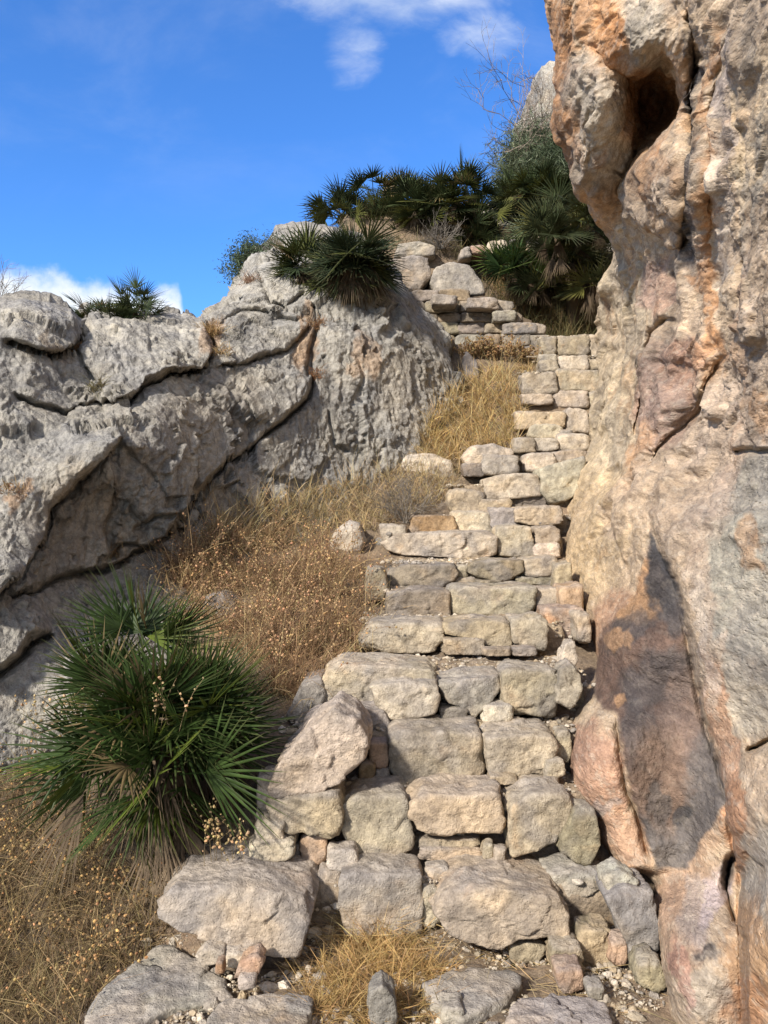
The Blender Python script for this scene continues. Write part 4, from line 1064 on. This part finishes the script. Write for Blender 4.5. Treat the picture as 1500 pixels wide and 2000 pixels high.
def palm(label, base, crown, n_leaf, lp, lf, seed, dirs=None, centers=None, col=(0.043, 0.058, 0.024), dead=0.25, spread=1.0, group=None, wid=1.0, upb=0.35, ncrowns=1, crad=0.0, nl=20, deadlen=1.0):
    """clump of fan palm: live crown, dead skirt, short trunk"""
    rg = np.random.default_rng(seed); base = np.array(base, float); crown = np.array(crown, float)
    root = empty('fan_palm', base, label, 'palm', group)
    cen = crown + rg.normal(size=(ncrowns, 3)) * np.array([crad, crad * .6, crad * .4]) if ncrowns > 1 else crown[None]

    if centers is not None: cen = np.array(centers)
    mid = cen.mean(0)

    def leaves(n, dd, lp_, lf_, A0, cfun, dr, wmul=1.0):
        oc = cen[rg.integers(0, len(cen), n)]; o = oc + rg.normal(size=(n, 3)) * lf * 0.06
        if centers is not None: dd = unit(dd + (oc - mid) * 3.2)
        L1 = lp_ * rg.uniform(0.45, 1.15, n); L2 = lf_ * rg.uniform(0.75, 1.2, n)
        side = unit(np.cross(dd, np.array([0, 0, 1.0]) + rg.normal(size=(n, 3)) * 0.55))
        tip = o + dd * L1[:, None] + np.array([0, 0, -1.]) * (0.12 * L1)[:, None]
        d2 = unit(dd * 1.0 + np.array([0, 0, -1.0]) * (dr * rg.uniform(.2, 1.2, n))[:, None])
        side = unit(side - d2 * (side * d2).sum(-1, keepdims=True)); nn = np.cross(side, d2)
        pv, pf, pb, pt = blades(o, tip - o, np.linalg.norm(tip - o, axis=-1), 0.010 * wid, 0.0, st=(0, .5, 1), prof=(1, .8, .7), side=side)
        lc = np.array([cfun(rg) for _ in range(n)])
        out = [(pv, pf, np.clip(lc[pb] * 1.25, 0, 1))]
        A = rg.uniform(0.85, 1.15, n)[:, None] * A0 * np.linspace(-1, 1, nl)[None] + rg.normal(size=(n, nl)) * 0.035
        Ld = np.cos(A)[..., None] * d2[:, None] + np.sin(A)[..., None] * side[:, None] + nn[:, None] * (0.10 + 0.22 * np.sin(np.abs(A)))[..., None] * rg.uniform(-.3, 1, n)[:, None, None]
        LL = L2[:, None] * (0.60 + 0.40 * np.cos(A * 0.8)) * rg.uniform(.82, 1.05, (n, nl))
        sd2 = np.cross(Ld, np.broadcast_to(nn[:, None], Ld.shape))
        v_, f_, b_, t_ = blades(np.repeat(tip, nl, 0), Ld.reshape(-1, 3), LL.ravel(), 0.021 * wid * wmul * (lf / 0.4) * rg.uniform(.75, 1.1, n * nl), np.repeat(dr * 0.35 * rg.uniform(0.2, 1.3, n), nl),
                                fold=0.55, st=(0, .3, .68, 1.0), prof=(0.35, 1.0, 0.62, 0.04), side=sd2.reshape(-1, 3))
        cc = np.repeat(lc, nl, 0)[b_] * rg.uniform(.8, 1.25, (n * nl, 1))[b_]
        tipc = ss(t_, .86, 1.0)[:, None] * 0.4
        cc = cc * (1 - tipc) + np.array([0.17, 0.14, 0.07]) * tipc
        out.append((v_, f_, np.clip(cc, 0, 1)))
        return out

    if dirs is None:
        dd = rg.normal(size=(n_leaf, 3)); dd[:, 2] = np.abs(dd[:, 2]) * 0.9 + upb * rg.uniform(-1.2, 1, n_leaf); dd[:, :2] *= spread
        dd[:, 1] = np.where(rg.random(n_leaf) < 0.3, -np.abs(dd[:, 1]), dd[:, 1])
    else: dd = dirs(rg, n_leaf)
    dd = unit(dd)

    def green(r_):
        g = np.array(col) * r_.uniform(.65, 1.55)
        if r_.random() < 0.22: g = g * np.array([1.9, 1.5, 0.9])
        if r_.random() < 0.06: g = np.array([0.22, 0.16, 0.08]) * r_.uniform(.6, 1.1)
        return g
    v_, f_, c_ = merge(leaves(n_leaf, dd, lp, lf, 1.35, green, 0.30))
    link('crown', v_, f_, M_LEAF, c_, parent=root)
    nd = int(n_leaf * dead)
    if nd:
        d3 = rg.normal(size=(nd, 3)); d3[:, 2] = -np.abs(d3[:, 2]) * 0.8 - 0.8; d3[:, 1] = -np.abs(d3[:, 1]) * 0.7
        v_, f_, c_ = merge(leaves(nd, unit(d3), lp * 0.6 * deadlen, lf * 0.8 * deadlen, 0.55, lambda r_: np.array([0.125, 0.092, 0.062]) * r_.uniform(.5, 1.5), 1.1, 0.7))
        link('dead_leaves', v_, f_, M_DRY, c_, parent=root)
    # trunk: lumpy stump from base to crown
    ns, nk = 16, 14; ax = crown + np.array([0, 0, 0.02]) - base; Lh = np.linalg.norm(ax)
    tt = np.linspace(0, 1, nk); th = np.linspace(0, 2 * np.pi, ns + 1)
    rad = lf * 0.22 * (1.15 - 0.35 * tt)
    G = base + ax * tt[:, None, None] + np.stack([np.cos(th)[None] * rad[:, None], np.sin(th)[None] * rad[:, None], 0 * th[None] * rad[:, None]], -1)
    G = G + fbm(G * 14, 3)[..., None] * 0.05 * lf
    G[:, -1] = G[:, 0]
    link('trunk', G.reshape(-1, 3), grid_faces(nk, ns + 1), M_TWIG, np.tile([0.10, 0.075, 0.05], (nk * (ns + 1), 1)), parent=root)
    return root


def near_dirs(rg, n):
    a = np.where(rg.random(n) < 0.45, rg.normal(R(112), R(28), n), rg.uniform(R(-30), R(215), n))
    q = rg.normal(size=n) * 0.55 - 0.25
    return np.stack([np.cos(a) * 1.0, q, np.sin(a) * 1.0 + 0.05], -1)


PG = 'fan palms growing on the rocks'
b0 = P(345, 1690, 3.35)
palm('large dark green fan palm spreading beside the foot of the stairs', b0, P(335, 1455, 3.30), 112, 0.16, 0.335, 1, dirs=near_dirs, dead=0.28, group=PG, wid=0.78, nl=17,
     centers=[P(235, 1370, 3.4), P(290, 1290, 3.5), P(380, 1420, 3.3), P(215, 1480, 3.2), P(315, 1510, 3.15), P(390, 1465, 3.4), P(310, 1410, 3.2)],
     col=(0.034, 0.058, 0.015), deadlen=1.2)
palm('fan palm with grey dead skirt hanging over the top of the grey outcrop', P(690, 590, 7.35), P(695, 525, 7.2), 150, 0.17, 0.31, 2, dead=0.5, group=PG, ncrowns=7, crad=0.19, wid=1.1, nl=15, col=(0.032, 0.046, 0.022),
     dirs=lambda rg, n: np.stack([rg.normal(size=n), rg.normal(size=n) * .6 - .3, rg.normal(size=n) * .6 + .25], -1))
def on_ground(px, D):
    x_ = (px - CX) / F_PX * D; return np.array([x_, D, float(gz(x_, D)) - 0.03])
palm('fan palm with fans against the sky at the left end of the skyline clump', on_ground(668, 10.3), P(668, 425, 10.2), 34, 0.28, 0.30, 3, group=PG, wid=1.2, nl=16, dead=.2)
palm('tallest fan palm in the middle of the skyline clump', on_ground(775, 10.4), P(770, 428, 10.3), 190, 0.26, 0.30, 4, group=PG, ncrowns=9, crad=0.36, wid=1.2, nl=16, dead=.25)
palm('bushy fan palm at the right end of the skyline clump', on_ground(845, 10.2), P(850, 438, 10.1), 90, 0.24, 0.28, 5, group=PG, ncrowns=5, crad=0.25, wid=1.2, nl=16, dead=.3)
palm('small fan palm between the skyline clump and the hillside palms', on_ground(915, 10.0), P(915, 455, 9.9), 70, 0.20, 0.26, 6, group=PG, ncrowns=4, crad=0.16, wid=1.2, nl=15, dead=.15)
palm('fan palm on the hillside below the broom bush', on_ground(1050, 10.4), P(1050, 402, 10.3), 130, 0.26, 0.30, 7, group=PG, ncrowns=8, crad=0.38, wid=1.2, nl=16, dead=.15)
palm('fan palm on the hillside pressed against the cliff', on_ground(1150, 10.0), P(1150, 440, 9.8), 120, 0.26, 0.30, 8, group=PG, ncrowns=7, crad=0.32, wid=1.2, nl=16, dead=.1, col=(0.048, 0.062, 0.028))
palm('shaggy fan palm with a thick brown skirt above the top step', on_ground(1120, 9.3), P(1115, 520, 9.0), 190, 0.20, 0.30, 9, group=PG, ncrowns=12, crad=0.36, wid=1.15, nl=16, dead=.25, deadlen=.8, col=(0.050, 0.062, 0.028))
palm('bright green fan palm left of the shaggy one above the top step', on_ground(1020, 9.4), P(1018, 528, 9.2), 34, 0.22, 0.30, 10, group=PG, ncrowns=2, crad=0.1, wid=1.3, nl=15, dead=.2, col=(0.038, 0.072, 0.024))
palm('low fan palm peeping over the top of the left rocks', P(245, 640, 6.4), P(248, 612, 6.3), 60, 0.13, 0.20, 11, group=PG, ncrowns=5, crad=0.17, wid=1.0, nl=14, dead=.1, upb=0.6)


def polysample(poly, n, rg):
    p = np.array(poly, float); lo, hi = p.min(0), p.max(0); out = []
    tot = 0
    while tot < n:
        q = rg.uniform(lo, hi, (n, 2)); q = q[inpoly(poly, q[:, 0], q[:, 1])]; out.append(q); tot += len(q)
    return np.concatenate(out)[:n]


def tubes(p0, p1, w0):
    """thin 3-sided sticks"""
    n = len(p0); d = unit(p1 - p0); s = unit(np.cross(d, np.array([0.3, 0.9, 0.2]))); t = np.cross(d, s)
    V = []
    for k in range(3):
        a = 2 * np.pi * k / 3; o = s * math.cos(a) + t * math.sin(a)
        V.append(p0 + o * w0[:, None] * 0.5); V.append(p1 + o * w0[:, None] * 0.35)
    V = np.stack(V, 1).reshape(-1, 3)
    f = np.array([[0, 1, 3, 2], [2, 3, 5, 4], [4, 5, 1, 0]])
    return V, (f[None] + (np.arange(n) * 6)[:, None, None]).reshape(-1, 4)


def grass_geo(base, lo, hi, wd, rg, lean=0.6, droop=0.35, col=(0.50, 0.36, 0.17), up=1.0, bias=(0, 0, 0), var=0.35):
    n = len(base); d = rg.normal(size=(n, 3)) * lean; d[:, 2] = up; d += np.array(bias)
    L = rg.uniform(lo, hi, n)
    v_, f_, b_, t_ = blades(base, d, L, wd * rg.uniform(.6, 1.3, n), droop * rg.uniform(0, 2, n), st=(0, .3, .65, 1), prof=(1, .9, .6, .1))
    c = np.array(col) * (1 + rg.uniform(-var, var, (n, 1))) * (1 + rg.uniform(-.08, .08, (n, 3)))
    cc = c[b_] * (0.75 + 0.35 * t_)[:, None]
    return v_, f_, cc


def beads(pos, size, cols, rg):
    U, Fa = ico(1)
    n = len(pos); U = U[None] * (1 + 0.25 * rg.normal(size=(n, len(U), 1)))
    V = pos[:, None] + U * size[:, None, None]
    return V.reshape(-1, 3), (Fa[None] + (np.arange(n) * U.shape[1])[:, None, None]).reshape(-1, 3), np.repeat(cols, U.shape[1], 0)


def stems(base, n_st, h, rg, lean=0.35, bead=True, cst=(0.30, 0.20, 0.11), cbe=(0.42, 0.26, 0.12), w0=0.004, bs=0.0055, tw=3, nb=7):
    """plants of several wiry stems carrying whorls of dried seed heads"""
    o = np.repeat(base, n_st, 0) + rg.normal(size=(len(base) * n_st, 3)) * np.array([.02, .02, 0]); n = len(o)
    d = rg.normal(size=(n, 3)) * lean; d[:, 2] = 1; d = unit(d); H = rg.uniform(.55, 1.1, n) * h
    bend = rg.normal(size=(n, 3)) * 0.18 * H[:, None]; bend[:, 2] = -np.abs(bend[:, 2])
    f = lambda t: o + d * (H * t)[:, None] + bend * (t * t)
    parts = []
    for a, b in ((0, .35), (.35, .7), (.7, 1.0)):
        V, Fq = tubes(f(a), f(b), np.full(n, w0 * (1.15 - b * .6)))
        parts.append((V, Fq, np.tile(np.array(cst), (len(V), 1)) * np.repeat(rg.uniform(.6, 1.4, n), 6)[:, None]))
    heads = []
    for k in range(tw):
        t = rg.uniform(.3, .85); s0 = f(t); dd = unit(d + rg.normal(size=(n, 3)) * .7); s1 = s0 + dd * (H * rg.uniform(.15, .38))[:, None]
        V, Fq = tubes(s0, s1, np.full(n, w0 * .6)); parts.append((V, Fq, np.tile(np.array(cst) * 1.1, (len(V), 1))))
        for q in np.linspace(.4, 1, 3): heads.append(s0 * (1 - q) + s1 * q)
    for t in np.linspace(.35, 1.0, nb): heads.append(f(t))
    if bead:
        hp = np.concatenate(heads); hp = hp[rg.random(len(hp)) < .8]; hp = hp + rg.normal(size=hp.shape) * bs * .9
        cc = np.array(cbe) * rg.uniform(.55, 1.6, (len(hp), 1)) * (1 + rg.uniform(-.1, .1, (len(hp), 3)))
        parts.append(beads(hp, bs * rg.uniform(.5, 1.4, len(hp)), np.clip(cc, 0, 1), rg))
    return parts


def stuff(name, parts, mat, label, cat, kind='stuff', group=None):
    v_, f_, c_ = merge(parts); o = link(name, v_, f_, mat, np.clip(c_, 0, 1), smooth=False); return tag(o, label, cat, group, kind)


rg = np.random.default_rng(21)
# golden grass slope between outcrop and stairs, upper part
pl = [(818, 872), (838, 790), (890, 725), (950, 700), (1000, 690), (1046, 690), (1024, 740), (1018, 800), (1008, 850), (905, 880), (850, 880)]
q = polysample(pl, 6000, rg); q = q[pn(np.stack([q[:, 0] / 30, q[:, 1] / 24, q[:, 0] * 0], -1)) > -0.16]; b, ok = surf_hit(q[:, 0], q[:, 1] + 26, 5.5, 9.0)
b[:, 2] -= 0.02
parts = [grass_geo(b, .08, .32, .0050, rg, .7, .7, (0.56, 0.40, 0.185), bias=(-.25, -.1, 0), var=.5)]
parts.append(grass_geo(b[:900], .2, .42, .004, rg, .5, .3, (0.58, 0.46, 0.25), bias=(-.3, -.1, 0)))
stuff('dry_grass', parts, M_DRY, 'golden dry grass on the slope between the grey outcrop and the upper stairs', 'dry grass')
# strip at the foot of the outcrop
pl = [(380, 1040), (430, 985), (520, 960), (640, 930), (740, 905), (830, 880), (900, 900), (880, 960), (760, 1010), (640, 1040), (500, 1060), (380, 1090)]
q = polysample(pl, 4200, rg); b, ok = surf_hit(q[:, 0], q[:, 1] + 22, 4.2, 8.0)
parts = [grass_geo(b, .06, .30, .0040, rg, .6, .6, (0.50, 0.38, 0.21), var=.6), grass_geo(b[:1100], .2, .48, .003, rg, .5, .5, (0.55, 0.44, 0.25))]
stuff('dry_grass', parts, M_DRY, 'pale straw grass along the foot of the grey outcrop', 'dry grass')
# brown shrubs with seed heads
pl = [(345, 1050), (420, 1030), (560, 1010), (650, 1060), (745, 1080), (745, 1200), (715, 1230), (690, 1280), (640, 1300), (600, 1370), (540, 1330), (470, 1260), (380, 1200), (340, 1130)]
q = polysample(pl, 330, rg); q = q[pn(np.stack([q[:, 0] / 60, q[:, 1] / 42, q[:, 0] * 0], -1)) > -0.08]; b, ok = surf_hit(q[:, 0], q[:, 1] + 38, 3.4, 8.0)
parts = stems(b[::2], 5, .36, rg, .42, True, (0.24, 0.155, 0.10), (0.46, 0.31, 0.17), .0036, .0050, 2, 3) + stems(b[1::2], 12, .22, rg, .7, False, (0.30, 0.19, 0.11), (0.36, 0.21, 0.10), .0034, .0042, 4, 2)
b3 = np.repeat(b, 22, 0) + rg.normal(size=(len(b) * 22, 3)) * np.array([.10, .10, 0]); parts.append(grass_geo(b3, .14, .44, .0028, rg, .6, .7, (0.52, 0.38, 0.205), var=.55))
b2 = np.repeat(b, 12, 0) + rg.normal(size=(len(b) * 12, 3)) * np.array([.06, .06, 0])
parts.append(grass_geo(b2, .05, .22, .0034, rg, .9, .5, (0.34, 0.225, 0.13), var=.6))
stuff('dried_shrubs', parts, M_DRY, 'rusty brown dried shrubs with tiny round seed heads left of the stairs', 'dried shrubs')
# lower left thicket: brown blades, darkened further to carry the shade of this corner
pl = [(-60, 1500), (60, 1480), (160, 1560), (260, 1680), (330, 1780), (300, 1850), (200, 1930), (150, 2060), (-120, 2080), (-120, 1600)]
q = polysample(pl, 5200, rg); b, ok = ground_hit(q[:, 0], np.maximum(q[:, 1], 1500) + 30, 2.1, 4.5)
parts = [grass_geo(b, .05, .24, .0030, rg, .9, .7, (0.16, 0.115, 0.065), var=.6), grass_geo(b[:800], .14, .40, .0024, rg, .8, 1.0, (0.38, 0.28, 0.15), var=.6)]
parts.append(grass_geo(b[::2], .22, .48, .0022, rg, .9, 1.2, (0.34, 0.25, 0.13), var=.6))
parts += stems(b[:60], 3, .30, rg, .45, True, (0.30, 0.20, 0.11), (0.46, 0.30, 0.14), .0024, .0042, 2, 6)
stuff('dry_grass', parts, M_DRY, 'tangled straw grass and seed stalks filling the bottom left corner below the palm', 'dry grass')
# foreground tuft
tb = []
for cx, cy, sx, sy, n in ((735, 1815, 66, 16, 500), (735, 1850, 60, 22, 650), (690, 1900, 60, 30, 600), (800, 1890, 70, 24, 550), (650, 1960, 60, 30, 550), (760, 1965, 80, 26, 500)):
    q = np.stack([rg.normal(cx, sx * .6, n), rg.normal(cy, sy * .6, n)], -1); b, ok = ground_hit(q[:, 0], q[:, 1] + 12, 2.1, 4.0); tb.append(b)
tb = np.concatenate(tb)
parts = [grass_geo(np.concatenate([tb, tb]), .04, .19, .0024, rg, .95, .6, (0.50, 0.34, 0.15), up=.8), grass_geo(tb[:1200], .10, .28, .0022, rg, 1.2, .7, (0.56, 0.42, 0.22), up=.7), grass_geo(tb[::2], .02, .10, .0028, rg, 1.5, .3, (0.38, 0.25, 0.11), up=.35)]
stuff('grass_tuft', parts, M_DRY, 'sprawling tuft of dry straw grass in front of the lowest step', 'grass tuft', kind=None)
# straw lying about
q = polysample([(560, 1860), (900, 1830), (1200, 1780), (1240, 1900), (1300, 2000), (420, 2000), (500, 1930)], 800, rg); b, ok = ground_hit(q[:, 0], q[:, 1], 2.1, 4.0); b[:, 2] += .006
parts = [grass_geo(b, .03, .16, .0022, rg, 3.0, 0.02, (0.50, 0.37, 0.20), up=.12)]
stuff('straw', parts, M_DRY, 'loose straw lying on the path before the stairs', 'straw')
# terrace and upper hillside
q = polysample([(1010, 650), (1000, 610), (960, 560), (925, 500), (990, 490), (1010, 580), (1100, 610), (1176, 610), (1176, 652)], 2300, rg); b, ok = ground_hit(q[:, 0], q[:, 1] + 8, 8.0, 11.0)
stuff('dry_grass', [grass_geo(b, .06, .26, .0055, rg, .7, .5, (0.40, 0.27, 0.125), var=.6)], M_DRY, 'brown dry grass on the terrace at the top of the stairs', 'dry grass')
q = polysample([(600, 470), (1200, 470), (1200, 395), (900, 410), (880, 450), (640, 440)], 2200, rg); xw = (q[:, 0] - CX) / F_PX * 10.2; yw = rg.uniform(9.6, 11.4, len(q)); b = np.stack([xw, yw, gz(xw, yw)], -1)
q2 = polysample([(940, 400), (1100, 380), (1180, 420), (1180, 600), (1090, 590), (1000, 560), (940, 470)], 3400, rg); yw2 = rg.uniform(8.9, 10.3, len(q2)); xw2 = (q2[:, 0] - CX) / F_PX * yw2
b2_ = np.stack([xw2, yw2, gz(xw2, yw2)], -1)
stuff('wild_grass', [grass_geo(b, .12, .42, .006, rg, .45, .4, (0.15, 0.15, 0.075)), grass_geo(b2_, .2, .62, .006, rg, .5, .6, (0.17, 0.155, 0.075), var=.6), grass_geo(b2_[::3], .15, .45, .006, rg, .7, .6, (0.34, 0.25, 0.125), var=.6)], M_DRY, 'olive green grass between the palms on the hillside', 'grass')
q = polysample([(610, 470), (720, 455), (900, 470), (990, 480), (1000, 515), (930, 510), (760, 500), (640, 500)], 1500, rg); b, ok = surf_hit(q[:, 0], q[:, 1] + 6, 7.5, 11.5)
stuff('wild_grass', [grass_geo(b, .06, .24, .006, rg, .7, .5, (0.22, 0.185, 0.105), var=.6)], M_DRY, 'brownish weeds between the rocks under the skyline palms', 'weeds')
q = polysample([(820, 700), (1040, 700), (1050, 650), (1040, 640), (880, 640)], 60, rg)
b = P(q[:, 0], q[:, 1] + 30, 8.0); bb = np.repeat(b, 1, 0); bb[:, 2] = np.maximum(gz(bb[:, 0], bb[:, 1]), bb[:, 2] - .1)
bb = bb[::2]; parts = stems(bb, 7, .20, rg, .5, True, (0.26, 0.17, 0.10), (0.36, 0.24, 0.12), .006, .007, 3, 5)
stuff('dried_shrubs', parts, M_DRY, 'brown dried shrubs in front of the dry stone wall', 'dried shrubs')


def twig_bush(label, base, h, n, seed, col, w0, lean=.8, levels=3, name='bush', leaf=None, group=None, nleaf=6, lsz=.02, upness=.7, cat='bush', lw=.30):
    """branching bush: wood part and, if it has any, foliage part"""
    rg = np.random.default_rng(seed); base = np.array(base, float)
    p0 = np.repeat(base[None], n, 0) + rg.normal(size=(n, 3)) * np.array([.04, .04, 0]) * h; d = rg.normal(size=(n, 3)) * lean; d[:, 2] = np.abs(d[:, 2]) + upness; d = unit(d)
    L = h * rg.uniform(.3, .5, n); wv = np.full(n, w0); parts = []; tips = []
    for lv in range(levels):
        mid = p0 + d * (L * .5)[:, None]; d1 = unit(d + rg.normal(size=d.shape) * .25); p1 = mid + d1 * (L * .5)[:, None]
        for a_, b_ in ((p0, mid), (mid, p1)):
            V, Fq = tubes(a_, b_, wv); parts.append((V, Fq, np.tile(np.array(col), (len(V), 1)) * np.repeat(rg.uniform(.7, 1.3, len(a_)), 6)[:, None]))
        k = 3
        p0 = np.concatenate([np.repeat(p1, 2, 0), mid]); d = unit(np.concatenate([np.repeat(d1, 2, 0), d]) + rg.normal(size=(len(p0), 3)) * .55 + np.array([0, 0, .15]))
        L = np.concatenate([np.repeat(L, 2), L]) * rg.uniform(.5, .85, len(p0)); wv = np.concatenate([np.repeat(wv, 2), wv]) * .68; tips.append(p1)
    root = empty(name, base, label, cat, group)
    v_, f_, c_ = merge(parts); link('branches', v_, f_, M_TWIG, np.clip(c_, 0, 1), parent=root, smooth=False)
    if leaf is not None:
        tp = np.concatenate([tips[-1], p0]); tp = np.repeat(tp, nleaf, 0) + rg.normal(size=(len(tp) * nleaf, 3)) * lsz * 1.6
        n_ = len(tp); dd = rg.normal(size=(n_, 3)); dd[:, 2] += .5
        v_, f_, b_, t_ = blades(tp, dd, lsz * rg.uniform(.6, 1.6, n_), lsz * lw, .1, st=(0, .5, 1), prof=(.4, 1, .1))
        cc = (np.array(leaf) * rg.uniform(.6, 1.5, (n_, 1)))[b_]
        link('foliage', v_, f_, M_LEAF, cc, parent=root, smooth=False)
    return root


twig_bush('grey leafless twiggy bush beside the bleached cream boulder', P(795, 1022, 6.15), .42, 26, 31, (0.20, 0.175, 0.15), .006, levels=4)
twig_bush('small grey-green shrub on the shoulder of the grey outcrop', P(492, 552, 8.1), .42, 12, 32, (0.10, 0.09, 0.07), .012, levels=4, leaf=(0.060, 0.085, 0.045), nleaf=5, lsz=.028)
twig_bush('bare spindly tree with thin grey branches against the sky', P(1018, 420, 10.9), 1.75, 5, 33, (0.26, 0.21, 0.17), .024, lean=.35, levels=6, name='bare_tree', cat='tree', upness=1.5)
twig_bush('feathery grey-green broom bush under the crag', P(1062, 410, 11.0), .84, 60, 34, (0.12, 0.14, 0.08), .009, lean=.42, levels=4, lw=.09, leaf=(0.12, 0.14, 0.08), nleaf=7, lsz=.09, upness=1.1, name='broom_bush')
twig_bush('second feathery broom bush, the one nearer the cliff', P(1125, 425, 10.6), .80, 60, 36, (0.10, 0.12, 0.07), .009, lean=.5, levels=4, lw=.10, leaf=(0.075, 0.10, 0.055), nleaf=7, lsz=.09, upness=1.0, name='broom_bush')
twig_bush('bare wispy twigs on the leftmost rock against the cloud', P(10, 600, 6.2), .33, 6, 35, (0.20, 0.16, 0.13), .006, lean=.7, levels=4)
twig_bush('grey dead bush between the skyline palms and the boulders', P(862, 486, 9.5), .34, 22, 37, (0.17, 0.15, 0.13), .009, levels=4)


# small tufts rooted in the cracks of the outcrop
def rock_pt(px, py):
    D = 1.5 * 0 + GL[..., 1]; gpx = CX + GL[..., 0] / GL[..., 1] * F_PX; gpy = CY - (GL[..., 2] - EYE) / GL[..., 1] * F_PX
    k = np.argmin((gpx - px) ** 2 + (gpy - py) ** 2 + np.where(GL[..., 1] > 9.5, 1e6, 0)); return GL.reshape(-1, 3)[k]


for i, (px, py, h, n, c, lab) in enumerate([
        (412, 652, .20, 260, (0.42, 0.28, 0.14), 'rust-coloured grass tuft in the notch right of the long block on the outcrop'),
        (432, 690, .14, 160, (0.46, 0.33, 0.18), 'straw tuft at the lower end of the notch on the outcrop'),
        (622, 640, .18, 180, (0.34, 0.20, 0.11), 'brown grass tuft in the crack below the hanging palm'),
        (618, 735, .14, 140, (0.36, 0.20, 0.11), 'rusty tuft where the diagonal crack meets the vertical one'),
        (140, 685, .12, 120, (0.38, 0.23, 0.12), 'rusty tuft under the leftmost rounded rock'),
        (190, 760, .14, 140, (0.20, 0.17, 0.09), 'olive tuft beside the crack under the long block'),
        (25, 960, .10, 100, (0.36, 0.24, 0.13), 'brown tuft in the hollow at the left edge of the outcrop'),
        (488, 550, .16, 160, (0.34, 0.22, 0.15), 'pinkish brown tuft on the shoulder of the outcrop'),
        (215, 1085, .20, 120, (0.34, 0.24, 0.14), 'dry brown stalks in the shaded recess of the outcrop')]):
    o3 = rock_pt(px, py); b = o3[None] + rg.normal(size=(n, 3)) * np.array([.035, .02, .02])
    v_, f_, c_ = grass_geo(b, h * .3, h, .005, rg, .7, .6, c, bias=(0, -.35, 0))
    o = link('grass_tuft', v_, f_, M_DRY, c_, smooth=False); tag(o, lab, 'grass tuft', 'tufts rooted in the outcrop')

# seed stalks standing in front of the palm
for (x0, x1, y0, hh, n, lab) in ((395, 485, 1690, .22, 12, 'row of pale dried seed stalks between the palm and the yellow block'), (270, 350, 1420, .22, 4, 'pale seed stalks rising in front of the palm crown'), (30, 110, 1470, .3, 6, 'thin dried stalks at the left edge above the thicket')):
    b = P(rg.uniform(x0, x1, n), np.full(n, y0) + rg.uniform(-8, 8, n), 3.0 if y0 != 1470 else 3.3)
    stuff('seed_stalks', stems(b, 1, hh, rg, .14, True, (0.34, 0.26, 0.15), (0.55, 0.40, 0.22), .0024, .0046, 1, 9), M_DRY, lab, 'dried stalks', kind=None)

for ob in bpy.data.objects:
    if '_w' in ob: del ob['_w']
